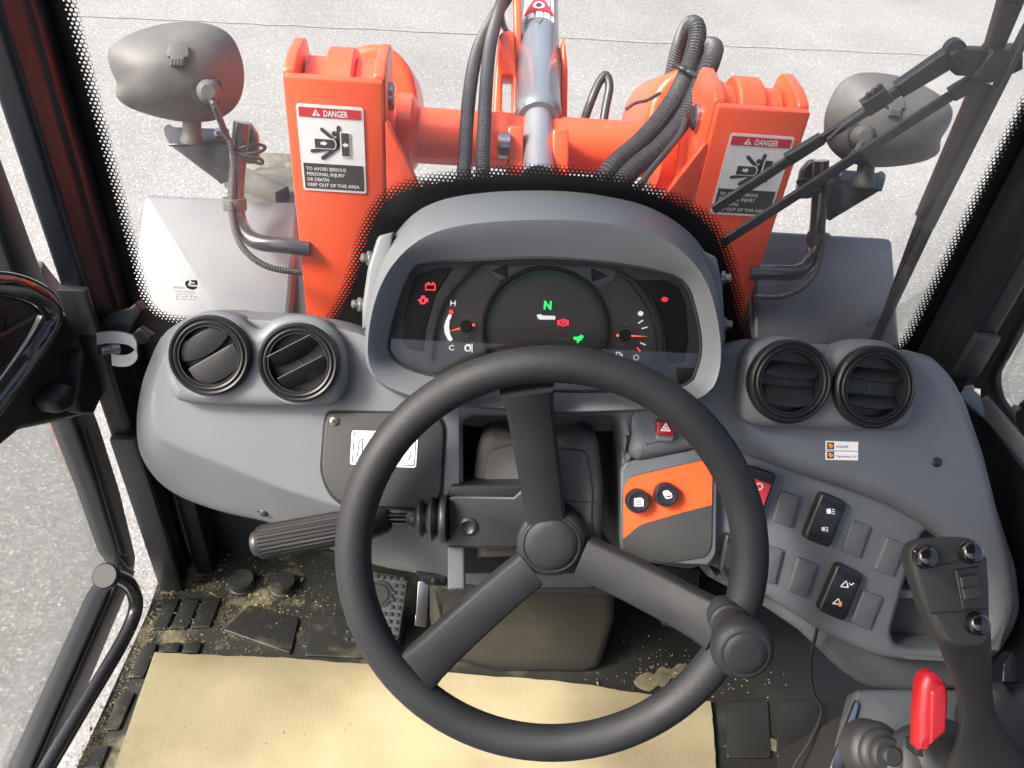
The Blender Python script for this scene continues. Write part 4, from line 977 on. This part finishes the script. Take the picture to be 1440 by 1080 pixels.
rc, QC, _ = rocker([(1055, 655), (1094, 668), (1068, 738), (1030, 722)], 'red faced parking brake rocker switch, half behind the wheel rim', RPRINT)
rd, QD, _ = rocker([(1022, 750), (1057, 763), (1035, 828), (1013, 804)], 'black rocker switch mostly hidden behind the wheel rim')
def sym(Q, par, polys, m=IVORY):
    for L in polys: flat('switch_symbol', Q, L, m, par, .0005)
def lamp(x, y, s):
    out = [rp([(x-5*s, y-3*s, 2), (x+1*s, y-4*s), (x+2*s, y+3*s), (x-4*s, y+4*s, 2)])]
    for k in range(3): out.append(linepx(None, (x+3*s, y-3*s+k*3*s), (x+7*s, y-2*s+k*3*s), 1.1))
    return out
sym(QA, ra, lamp(1167, 719, 1.0)); sym(QA, ra, lamp(1159, 744, .8))
sym(QB, rb, [linepx(None, (1182, 825), (1190, 817), 1.3), linepx(None, (1190, 817), (1193, 826), 1.3), linepx(None, (1182, 825), (1193, 826), 1.3), linepx(None, (1194, 820), (1197, 823), 1.3), linepx(None, (1197, 823), (1201, 820), 1.3)])
sym(QB, rb, [linepx(None, (1171, 849), (1179, 842), 1.3), linepx(None, (1179, 842), (1183, 850), 1.3), linepx(None, (1171, 849), (1183, 850), 1.3)])
sym(QB, rb, [rp([(1179, 847, 2), (1184, 846, 2), (1184, 853, 2), (1179, 853, 2)])], ICOR)
flat('switch_symbol', QC, circ(1068, 684, 5, 18), WHITE, rc, .0005, holes=[circ(1068, 684, 3.6, 18)])

# ------------------------------------------------------------------ instrument binnacle
LP = Plane(atY(770, 428, .665), (0, -math.cos(R_(36)), math.sin(R_(36))))
bn = thing('instrument_binnacle', 'hooded grey binnacle holding the lit instrument cluster', 'instrument cluster', LP.pw(770, 570, -.02))
lens = cr([(595, 371), (671, 366), (772, 363), (873, 372), (940, 385), (964, 399), (976, 427), (986, 480), (980, 518), (960, 543), (870, 550), (780, 550), (690, 540), (617, 530), (572, 518), (551, 501), (547, 480), (558, 435), (577, 386)], 4)
crest = cr([(522, 520), (517, 485), (523, 440), (536, 400), (558, 365), (590, 337), (630, 321), (680, 313), (757, 309), (835, 312), (897, 323), (945, 343), (982, 378), (1002, 420), (1013, 480), (1010, 528), (990, 556), (935, 572), (770, 578), (610, 562), (548, 545)], 4)
top = cr([(516, 520), (511, 485), (517, 440), (528, 390), (548, 342), (578, 304), (613, 284), (656, 274), (718, 268.5), (796, 269), (858, 277), (912, 291), (959, 318), (990, 352), (1009, 400), (1018, 470), (1016, 528), (992, 560), (935, 578), (770, 584), (608, 568), (545, 550)], 4)
NA = 120; cc = (770, 455)
l_, c_, t_ = [angres([tuple(p) for p in L], NA, cc) for L in (lens, crest, top)]
lm = lambda a_, b_, t: [(p[0]+(q[0]-p[0])*t, p[1]+(q[1]-p[1])*t) for p, q in zip(a_, b_)]
rg = [[LP.pw(*p, -.014) for p in lm(l_, c_, -.0)], [LP.pw(*p, .001) for p in l_], [LP.pw(*p, .003) for p in lm(l_, c_, .06)], [LP.pw(*p, .016) for p in lm(l_, c_, .5)], [LP.pw(*p, .0262) for p in lm(l_, c_, .88)], [LP.pw(*p, .028) for p in c_]]
def hood(t, h): return [LP.pw(*p, h) for p in lm(c_, t_, t)]
rg += [hood(.10, .0255), hood(.22, .019), hood(.45, .0), hood(.75, -.035), hood(1.0, -.070)]
last = hood(1.0, -.070); rg.append([p + Vector((0, .005, -.03)) for p in last])
loft('binnacle_hood', rg, DASH, bn, False, False, 50)
# side mounting plates and their screws
for L, scr in (([(553, 326), (531, 331, 6), (517, 375, 6), (509, 430), (509, 463), (540, 463)], [(517, 363), (504, 428)]), ([(985, 350), (1009, 361, 6), (1017, 400, 6), (1022, 480), (990, 480)], [(1019, 391), (1021, 456)])):
    Q = LP.off(-.045)
    sp2 = prism('mounting_plate', Q, rp(L), -.05, .0, DASH, bn, .004)
    for x, y in scr:
        lathe('hex_screw', Q.pw(x, y, -.012), Q.n*.4+Q.u*(-1 if x < 700 else 1), [(.0075, -.003), (.0075, .0), (.0045, .001), (.0045, .006), (.003, .007)], ZINC, sp2, 12)
# cluster face
FC = LP.off(-.012)
face = prism('cluster_face', FC, l_, -.012, 0, LENSF, bn, 0)
fill('cluster_lens', [[LP.px(*p) for p in l_]], .0008, 0, LP.mat(.001), GLC, bn)
rimL = [LP.px(*p, .0024) for p in l_]; 
sweep('lens_gasket', [LP.w(*p, .0018) for p in rimL]+[LP.w(*rimL[0], .0018)], .0016, VOID, bn, 8)
zc = lambda L: [(500+x/2.5714, 260+y/2.5714) for x, y in L]
def raised(L, m=LENSF, h=.004, name='raised_moulding', bev=.0012): return prism(name, FC, zc(L), -.001, h, m, face, bev)
ring_o = circ(767.5, 464, 91, 72); ring_i = circ(767.5, 464, 85, 72)
def clipb(L, yb=556): return [(x, min(y, yb)) for x, y in L]
sub = DPRINT
ro = [(767.5+91*math.cos(a_), 464+91*math.sin(a_)) for a_ in [math.pi*(.86+1.28*k/50) for k in range(51)]]
ri = [(767.5+85*math.cos(a_), 464+85*math.sin(a_)) for a_ in [math.pi*(.86+1.28*k/50) for k in range(51)]]
rg2 = [(767.5+77*math.cos(a_), 464+77*math.sin(a_)) for a_ in [math.pi*(.86+1.28*k/50) for k in range(51)]]
prism('dial_ring', FC, ro + ri[::-1], -.001, .006, VOID, face, .002)
flat('dial_ring_print', FC, ri + rg2[::-1], LENSG, face, .0007)
raised([(395, 330), (425, 295), (452, 282), (462, 286), (430, 305), (365, 370), (320, 430), (298, 490), (285, 560), (276, 640), (262, 625), (266, 560), (283, 480), (310, 415), (350, 365)], BLKM, .007)
raised([(940, 312), (962, 312), (1010, 345), (1060, 400), (1095, 460), (1112, 520), (1116, 590), (1110, 650), (1085, 665), (1092, 590), (1085, 520), (1065, 460), (1030, 400), (990, 350)], BLKM, .007)
raised([(455, 287), (560, 290), (700, 285), (830, 290), (960, 305), (930, 350), (880, 375), (830, 340), (770, 310), (690, 300), (610, 310), (550, 335), (520, 350)], DASH2, .003)
raised([(490, 312), (548, 288), (550, 334)], VOID, .005, 'turn_arrow')
raised([(852, 300), (914, 328), (856, 352)], VOID, .005, 'turn_arrow')
raised([(175, 470), (205, 350), (225, 325), (300, 300), (350, 300), (290, 400), (255, 520), (245, 605), (200, 595), (170, 570)], VOID, .0016, 'lamp_field')
raised([(1010, 345), (1120, 345), (1170, 370), (1195, 430), (1205, 560), (1190, 640), (1125, 650), (1125, 560), (1110, 480), (1070, 400)], VOID, .0016, 'lamp_field')
IC = FC.off(.0022)
def ic(name, L, m, h=.0006, holes=()): return flat(name, IC, zc(L), m, face, h, [zc(h_) for h_ in holes])
# battery and engine lamps
ic('battery_lamp', [(252, 358), (260, 358), (260, 352), (268, 352), (268, 358), (276, 358), (276, 352), (284, 352), (284, 358), (289, 358), (289, 381), (252, 381)], E_RED, holes=[[(255, 362), (286, 362), (286, 378), (255, 378)]])
ic('engine_lamp', [(226, 414), (232, 414), (238, 406), (236, 401), (252, 401), (250, 406), (256, 412), (262, 410), (262, 424), (256, 422), (250, 431), (236, 431), (232, 420), (226, 420)], E_RED, holes=[[(240, 412), (248, 412), (250, 424), (240, 426)]])
ic('warning_lamp', [tuple(p) for p in circ(1118, 414, 12, 16, 9)], E_DIM)
text('gauge_letter', 'H', IC, 632.3, 429.8, 7.6, E_WHT, face, width=7.5, bold=.01)
text('gauge_letter', 'C', IC, 630.5, 492.3, 7.4, E_WHT, face, width=7.5, bold=.01)
ic('hot_mark', [(337, 458), (346, 450), (355, 461), (346, 470)], E_RED)
arcL = [(338, 466), (328, 485), (320, 510), (322, 535), (334, 560), (342, 566), (352, 560), (342, 540), (338, 515), (340, 492), (348, 472)]
ic('gauge_arc', arcL, E_WHT)
def needle(p, tip, tail, wht=False):
    hub = lathe('gauge_hub', IC.pw(*zc([p])[0], .001), IC.n, [(.0062, 0), (.0062, .004), (.005, .005)], VOID, face, 20)
    Q = IC.off(.0042)
    a_, b_, c2 = zc([p])[0], zc([tip])[0], zc([tail])[0]
    pa = Vector(a_); d = (Vector(b_)-pa).normalized(); n = Vector((-d.y, d.x))
    flat('gauge_needle', Q, [tuple(pa+d*7+n*1.3), b_, tuple(pa+d*7-n*1.3)], NEED, face, .0004)
    flat('gauge_needle', Q, [tuple(pa-d*7+n*1.8), tuple(Vector(c2)+n*1.8), tuple(Vector(c2)-n*1.8), tuple(pa-d*7-n*1.8)], NEED, face, .0004)
needle((400, 512), (334, 531), (432, 506)); needle((972, 545), (1058, 548), (943, 544))
ic('temperature_symbol', [(395, 580), (400, 580), (400, 576), (416, 576), (416, 580), (418, 590), (414, 602), (398, 602), (393, 592)], E_WHT, holes=[[(399, 584), (412, 584), (412, 598), (401, 598)]])
ic('temperature_symbol', [(419, 574), (423, 574), (423, 606), (419, 606)], E_WHT)
text('gear_display', 'N', IC, 764, 434.5, 11.5, E_GRN, face, width=10.5, bold=.03)
ic('display_bar', [(655, 470), (670, 467), (675, 472), (722, 474), (722, 487), (668, 487), (660, 484)], E_WHT)
ic('parking_lamp', circ(751, 498, 15, 20, 13), E_RED, holes=[circ(751, 498, 12, 20, 10.5)])
text('parking_letter', 'P', IC, 790, 456.5, 5.6, E_RED, face, width=4, bold=.02)
for x0, x1 in ((731, 734), (767, 770)): ic('parking_lamp', [(x0, 488), (x1, 488), (x1, 508), (x0, 508)], E_RED)
ic('speed_lamp', [(790, 548), (797, 551), (806, 548), (815, 546), (812, 540), (820, 544), (826, 548), (822, 554), (817, 556), (818, 563), (811, 562), (806, 568), (808, 572), (799, 571), (803, 564), (794, 560), (787, 556), (789, 553)], E_GRN)
text('odometer_digits', '00000 00000', IC, 734, 476, 4, DIM, face, width=66)
ic('full_mark', circ(1031, 465, 10, 14, 9), E_WHT)
for a_, b_, m_ in (((1022, 501), (1040, 489), E_WHT), ((1034, 520), (1056, 514), E_WHT), ((1030, 571), (1049, 579), E_WHT), ((1018, 588), (1030, 602), E_RED)):
    flat('gauge_tick', IC, linepx(None, zc([a_])[0], zc([b_])[0], 1.6), m_, face, .0006)
ic('fuel_symbol', [(942, 604), (958, 604), (958, 625), (942, 625)], E_WHT, holes=[[(945, 607), (955, 607), (955, 621), (945, 621)]])
ic('fuel_symbol', [(961, 608), (965, 612), (965, 622), (962, 622)], E_WHT)
ic('reserve_symbol', circ(1015, 624, 10, 16, 10), E_WHT, holes=[circ(1015, 624, 8, 16, 8)])
for x, y in ((402, 473), (402, 547), (978, 505), (965, 577)): ic('gauge_print', [(x-5, y-3), (x+5, y-3), (x+5, y+3), (x-5, y+3)], DIM)

# ------------------------------------------------------------------ steering column, pedestal, pedals
el, az = R_(32), R_(-6)
WN = Vector((math.sin(az)*math.cos(el), -math.cos(az)*math.cos(el), math.sin(el)))
WP = Plane(atY(774, 788, .49), WN)
ped = thing('column_pedestal', 'olive grey pedestal cover under the steering column', 'pedestal', (.05, .66, .885))
PP = Plane(atZ(720, 948, FZ) , (0, -.97, .25))
prism('pedestal_cover', PP, rp([(603, 820, 8), (835, 826, 10), (868, 826, 14), (866, 880), (847, 944, 10), (820, 952), (700, 951), (612, 928, 10), (604, 880)]), -.14, .0, PED, ped, .018, bres=5)
prism('pedestal_lip', PP, rp([(604, 796, 4), (700, 800), (838, 806, 4), (836, 829, 5), (700, 828), (606, 820, 5)]), -.10, .018, DASH, ped, .006)
column = thing('steering_column', 'black steering column with a ribbed rubber gaiter cover behind the wheel', 'steering column', WP.pw(775, 740, -.16))
BP = WP.off(-.095)
bt = rp([(666, 790, 8), (664, 680), (672, 618, 14), (692, 603, 10), (722, 609), (780, 617), (822, 606, 10), (842, 617, 12), (849, 690), (846, 780, 8)])
prism('column_boot', BP, bt, -.09, .02, BOOT, column, .014, bres=4)
prism('boot_panel', BP.off(.02), rp([(680, 770, 6), (678, 690), (686, 634, 10), (720, 625), (790, 630), (826, 634, 10), (834, 690), (832, 770, 6)]), -.004, .003, BOOT, column, .003)
flat('boot_seam', BP.off(.0232), [(846, 706), (790, 704), (790, 705.4), (846, 707.4)], VOID, column)
hc_ = WP.pw(775, 765, -.045)
colA = hc_ - WN*.02
lathe('column_tube', colA - WN*.11, WN, [(.034, 0), (.034, .03), (.040, .034), (.040, .055), (.036, .058), (.036, .07), (.042, .074), (.042, .09), (.034, .095)], BLK, column, 40)
# stalk housing
HPn = WP.off(-.048)
prism('stalk_housing', HPn, rp([(629, 700, 3), (640, 697), (722, 699), (738, 684), (790, 684), (790, 770), (727, 772, 3), (629, 771, 3)]), -.05, .0, BLK, column, .003)
prism('housing_lid', HPn, rp([(629, 698), (634, 683, 4), (740, 681), (736, 690), (722, 699)]), -.05, -.002, BLK, column, .002)
lathe('housing_screw', HPn.pw(658, 740), WN, [(.0095, -.001), (.0095, .003), (.007, .004), (.005, .0025), (.001, .002)], BLK, column, 24)
stalk = thing('combination_stalk', 'ribbed black column stalk left of the wheel with bellows at its root', 'stalk', HPn.pw(560, 760, -.02))
J = HPn.off(.002)
A_, B_ = J.pw(629, 730), J.pw(540, 729)
ab = (B_-A_).normalized(); LL = (B_-A_).length
lathe('bellows', A_, ab, [(.024, 0), (.025, .004), (.024, .006), (.014, .009), (.021, .013), (.0225, .015), (.021, .017), (.013, .021), (.018, .025), (.019, .027), (.018, .029), (.010, .033), (.0098, .040), (.0065, .042)], BLK, stalk, 32, 60)
lathe('stalk_rod', A_ + ab*.03, ab, [(.0058, 0), (.0058, .06)], GBLK, stalk, 20)
E0, E1 = J.pw(548, 730), J.pw(366, 763)
gx = (E1-E0).normalized(); GL = (E1-E0).length
t_ = gx.orthogonal().normalized(); u2 = gx.cross(t_); segs = 72; rings = []
for hh, rr, rib in ((0, .010, 0), (.004, .013, 0), (.010, .0145, .0), (.020, .0165, .0), (.022, .0172, 1), (GL*.55, .0176, 1), (GL-.006, .0182, 1), (GL-.004, .0180, 0), (GL, .0165, 0)):
    rings.append([E0+gx*hh+(t_*math.cos(2*math.pi*k/segs)+u2*math.sin(2*math.pi*k/segs))*(rr-(.0011 if rib and k % 3 == 0 else 0)) for k in range(segs)])
loft('stalk_grip', rings, GRIP, stalk, True, True, 25)
lathe('end_button', E1, gx, [(.013, -.001), (.013, .003), (.0125, .006), (.011, .0075)], BLK, stalk, 28)
bpln = Plane(E1+gx*.0076, gx)
flat('horn_symbol', bpln, [bpln.px(*q) for q in [(357, 756), (359, 756), (359, 764), (357, 772)]], WHITE, stalk, local=True)
for k, xx in enumerate((392, 425, 455)):
    Q = Plane(J.pw(xx, 780-(xx-392)*.13, .012), (0, -.75, -.65))
    flat('stalk_symbol', Q, linepx(None, (xx-4, 779-(xx-392)*.13), (xx+5, 778-(xx-392)*.13), 3), IVORY, stalk)

# pedals
pd = thing('brake_pedal', 'black rubber studded pedal left of the column pedestal', 'pedal', atZ(525, 900, FZ+.02))
PDP = Plane(atZ(530, 870, FZ+.05), (0, -.62, .78))
pad = prism('pedal_pad', PDP, rp([(500, 800, 6), (575, 812, 6), (561, 900, 8), (552, 912), (490, 880, 8)]), -.012, .0, DASH2, pd, .004)
zp = lambda x, y: (320+x/3, 560+y/3)
for r_ in range(10):
    for c2 in range(9):
        x = 512 + c2*9.2 - r_*1.6 - 10; y = 808 + r_*10.1 + c2*.9
        if math.hypot(x-533, y-835) < 21: continue
        if x > 572-(y-812)*.16-3 or x < 500-(y-800)*.13 or y > 903: continue
        prism('pedal_stud', PDP, [(x-2.6, y-2.6), (x+2.6, y-2.4), (x+2.4, y+2.6), (x-2.8, y+2.4)], -.001, .0032, BLKM, pad, .0008)
a0 = PDP.px(533, 835); a1 = PDP.px(552, 835); rr = math.hypot(a1[0]-a0[0], a1[1]-a0[1])
lathe('pedal_ring', PDP.pw(533, 835), PDP.n, [(rr, -.001), (rr, .003), (rr*.86, .0032), (rr*.84, .001), (rr*.72, .001), (rr*.70, .003), (.001, .0032)], BLKM, pad, 36)
box('pedal_lever', (-.02, -.01, -.10), (.02, .01, .0), BLK, pd, .003, Matrix.Translation(PDP.pw(530, 850, -.02)))
al = thing('pedal_rod', 'bright flat steel rod beside the studded pedal', 'rod', atZ(592, 878, FZ+.02))
RP = Plane(atZ(594, 860, FZ+.06), (0, -.8, .6))
prism('rod_bar', RP, [(588, 818), (603, 818), (600, 876), (584, 875)], -.004, .0, STEEL, al, .001)
prism('rod_end', RP.off(-.004), [(584, 865), (600, 866), (598, 882), (583, 880)], -.012, .002, STEEL, al, .001)
rpd = thing('throttle_pedal', 'dark pedal in the shade right of the column pedestal', 'pedal', atZ(960, 880, FZ+.02))
TP = Plane(atZ(965, 880, FZ+.04), (0, -.62, .78))
prism('pedal_pad', TP, rp([(925, 790, 6), (985, 800, 6), (978, 890, 6), (930, 880, 6)]), -.012, .0, BLK, rpd, .004)
box('pedal_lever', (-.012, -.008, -.06), (.012, .008, .0), BLK, rpd, .002, Matrix.Translation(TP.pw(955, 840, -.012)))
tag(tube('wiring_cable', hp([(1150, 880, .95), (1140, 930, .98), (1143, 970, .98), (1155, 1000, .98), (1140, 1040, .98), (1118, 1075, .98), (1100, 1120, .98)]), .0020, VOID), 'thin black cable hanging under the right end of the dashboard', 'cable')

# ------------------------------------------------------------------ steering wheel
sw = thing('steering_wheel', 'black three spoke steering wheel with a textured rubber rim', 'steering wheel', hc_)
RR, rr_ = .1924, .0177
rings = []
for i in range(97):
    a_ = 2*math.pi*i/96; d = WP.u*math.cos(a_) + WP.v*math.sin(a_)
    rings.append([WP.o + d*(RR + rr_*math.cos(2*math.pi*k/28)) + WN*rr_*math.sin(2*math.pi*k/28) for k in range(28)])
loft('wheel_rim', rings, WHL, sw, ang=80)
def spoke(p_in, p_out, w_in, w_out):
    """p_in on the hub level (h=-.05), p_out on the rim level; widths in px"""
    secs = []
    n_ = 10
    I, O = Vector(p_in), Vector(p_out)
    A0 = WP.pw(*p_in, -.052); A1 = WP.pw(*p_out, .0)
    out = (A1-A0); side = WN.cross(out).normalized()
    sc = lambda px, P_: px/F*(P_-CAM).dot(_fw)
    for k in range(n_+1):
        t = k/n_; P_ = A0.lerp(A1, t); wd = sc(w_in+(w_out-w_in)*t, P_)/2
        if t > .82: wd *= 1+.14*((t-.82)/.18)**2
        th = .0105
        up2 = side.cross(out).normalized()
        if up2.dot(WN) < 0: up2 = -up2
        bow = up2*(-.006*math.sin(math.pi*t))
        sec = []
        for (sx, sy) in ((-1, -.7), (-1, .35), (-.93, .8), (-.8, 1), (0, 1.04), (.8, 1), (.93, .8), (1, .35), (1, -.7), (.8, -1), (-.8, -1)):
            sec.append(P_ + side*wd*sx + up2*th*sy + bow)
        secs.append(sec)
    loft('wheel_spoke', secs, WHL, sw, True, True, 45)
spoke((768, 730), (741, 548), 56, 68); spoke((745, 800), (585, 945), 56, 62); spoke((820, 783), (1008, 880), 60, 66)
lathe('wheel_hub', hc_ - WN*.034, WN, [(.030, -.012), (.036, -.01), (.0385, .0), (.0388, .018), (.0375, .026), (.034, .0335), (.0315, .035)], WHL, sw, 56, 50)
lathe('hub_cap', hc_, WN, [(.0310, .0), (.0305, .0028), (.0285, .0036), (.0275, .0024), (.0265, .0040), (.020, .0062), (.010, .0072), (.0005, .0075)], WHL, sw, 56, 50)
kb = thing('steering_knob', 'round black spinner knob standing on the wheel rim at lower right', 'knob', WP.pw(1021, 868, .012))
K0 = WP.pw(1021, 868, .010)
lathe('knob_stem', K0, WN, [(.0175, -.012), (.018, .004), (.0165, .006), (.0165, .008), (.018, .010), (.018, .013), (.016, .015), (.0155, .044)], WHL, kb, 36)
kh = K0 + WN*.043
lathe('knob_head', kh, WN, [(.015, -.004), (.021, .0), (.0262, .008), (.0282, .017), (.0272, .024), (.0245, .029), (.0215, .0312), (.0205, .0312)], WHL, kb, 48, 60)
lathe('knob_cap', kh, WN, [(.0205, .0302), (.0195, .0305), (.0188, .0318), (.012, .0328), (.0005, .0333)], WHL, kb, 40, 60)

# ------------------------------------------------------------------ right-hand console, joystick, levers
cs = thing('side_console', 'dark grey side console in the lower right corner', 'console', (.4, .4, .75))
CP = Plane(atD(1250, 1000, .86), (0, -.25, .97), (0, 1, 0))
prism('console_top', CP, rp([(1205, 968, 6), (1470, 968), (1500, 1150), (1165, 1150), (1190, 1030, 8)]), -.03, 0, DASH2, cs, .006)
prism('console_pad', CP, rp([(1208, 1030, 5), (1330, 1030), (1340, 1150), (1180, 1150)]), -.001, .004, BLKM, cs, .002)
prism('console_wall', CP, [(1212, 990), (1470, 990), (1500, 1150), (1200, 1150)], -.35, -.028, VOID, cs, 0)
prism('console_edge', CP.off(.002), [(1204, 984), (1208, 992), (1182, 1090), (1166, 1090), (1170, 1070)], -.003, .004, STEEL, cs, .001)
se = thing('armrest', 'black upholstered armrest edge in the bottom right corner', 'armrest', atD(1440, 1080, .80))
prism('armrest_pad', Plane(atD(1430, 1030, .80), (0, -.5, .87)), rp([(1397, 965, 8), (1418, 958, 8), (1430, 975, 6), (1470, 960), (1500, 1150), (1380, 1150), (1386, 1000)]), -.06, 0, BLKM, se, .012, bres=4)
prism('armrest_hinge', Plane(atD(1425, 940, .84), (0, -.5, .87)), rp([(1412, 935), (1425, 916), (1437, 950), (1432, 962), (1410, 960)]), -.02, 0, PAINT, se, .003)

rl = thing('red_lever', 'upright red plastic lever behind the joystick', 'lever', atD(1300, 1058, .70))
LV = Plane(atD(1312, 1000, .68), (-.12, -.72, .68))
prism('lever_handle', LV, rp([(1296, 965, 8), (1303, 949, 10), (1317, 946, 8), (1333, 958, 9), (1337, 975, 6), (1334, 1018), (1322, 1040), (1297, 1060), (1291, 1056, 3), (1292, 1010)]), -.022, 0, REDP, rl, .0075, bres=5)
prism('lever_ridge', LV, rp([(1309, 972, 5), (1330, 964, 6), (1335, 975, 4), (1332, 1030), (1308, 1050)]), -.004, .003, REDP, rl, .004, bres=4)
prism('lever_root', LV, [(1288, 1048), (1296, 1048), (1300, 1066), (1288, 1064)], -.03, -.008, VOID, rl, .002)
ck = thing('console_knob', 'black stepped rotary knob low in front of the joystick', 'knob', atD(1250, 1075, .76))
ck0 = atD(1250, 1062, .73); ckn = Vector((.05, -.55, .83)).normalized()
lathe('knob_body', ck0 - ckn*.02, ckn, [(.026, -.02), (.026, .0), (.024, .004), (.021, .006), (.021, .010), (.0185, .013), (.0155, .014), (.0155, .019), (.013, .022), (.008, .0225)], BLKM, ck, 40)
lathe('knob_pip', ck0 + ckn*.002, ckn, [(.0085, 0), (.0085, .004), (.007, .006)], BLKM, ck, 24)

js = thing('joystick', 'black joystick with three round buttons and a thumb slider', 'joystick', atD(1370, 1075, .68))
JP = Plane(atD(1340, 810, .600), (-.10, -.66, .74))
hd = rp([(1280, 780, 8), (1289, 763, 10), (1304, 759), (1364, 756, 10), (1381, 762, 10), (1390, 779, 6), (1395, 820), (1396, 897, 12), (1384, 913, 10), (1346, 915, 10), (1329, 906, 8), (1315, 880), (1303, 856), (1286, 805)])
head = prism('joystick_head', JP, hd, -.022, .0, BLKM, js, .006, bres=5)
JF = JP.off(.0)
prism('head_plate', JF, rp([(1290, 800, 4), (1388, 783, 4), (1391, 856, 2), (1308, 863, 3)]), -.001, .0012, BLKM, head, .0006)
prism('plate_seam', JF, [(1309, 862), (1390, 856), (1390, 857.5), (1309, 863.6)], -.001, .0016, VOID, head, 0)
for x, y in ((1303, 784), (1366, 777), (1376, 878)):
    a0 = JF.px(x, y, .006); a1 = JF.px(x+15.5, y, .006); r = math.hypot(a1[0]-a0[0], a1[1]-a0[1])
    jb = lathe('joystick_button', JF.pw(x, y, .004)-JF.n*.004, JF.n, [(r*1.1, -.001), (r*1.1, .001), (r*1.02, .0022), (r, .002), (r, .0055), (r*.92, .0075), (r*.7, .0088), (r*.35, .0095), (.0004, .0097)], GBLK, head, 36)
sl2 = prism('slider_frame', JF, rp([(1343, 801, 2), (1378, 796, 2), (1388, 855, 2), (1354, 858, 2)]), -.001, .0030, BLK, head, .001)
prism('slider_thumb', JF, rp([(1350, 811, 2), (1377, 807, 2), (1383, 842, 2), (1356, 845, 2)]), .002, .0062, BLKM, sl2, .0015)
prism('slider_thumb', JF, [(1351.5, 826), (1380.5, 823), (1381, 825), (1352, 828)], .005, .0070, BLK, sl2, .0004)
# stem: lofted sections from the head down to the boot
secs = []
for (xl, xr, y, dep, th) in ((1310, 1394, 885, .612, .016), (1318, 1395, 905, .618, .018), (1323, 1395, 920, .624, .019), (1334, 1396, 945, .635, .020), (1343, 1396, 970, .648, .020), (1348, 1400, 1000, .660, .022), (1346, 1412, 1025, .672, .028), (1338, 1432, 1048, .684, .036), (1325, 1455, 1075, .695, .044), (1318, 1480, 1120, .71, .05)):
    a_, b_ = atD(xl, y, dep), atD(xr, y, dep); c2 = (a_+b_)/2; hx = (b_-a_)/2; nz_ = (CAM-c2).normalized()
    secs.append([c2 + hx*math.copysign(abs(math.cos(2*math.pi*k/28))**.8, math.cos(2*math.pi*k/28)) + nz_*th*(math.copysign(abs(math.sin(2*math.pi*k/28))**.8, math.sin(2*math.pi*k/28))) - nz_*th for k in range(28)])
loft('joystick_stem', secs, BLKM, js, True, True, 60)
for k, (rad, off) in enumerate(((.030, 0), (.036, .012), (.042, .024))):
    c2 = atD(1330-k*12, 1062+k*14, .73)
    lathe('joystick_boot', c2, (0, -.4, .9), [(rad*.8, -.012), (rad, -.004), (rad*1.02, .002), (rad*.9, .008), (rad*.5, .010)], BLKM, js, 32, 60)
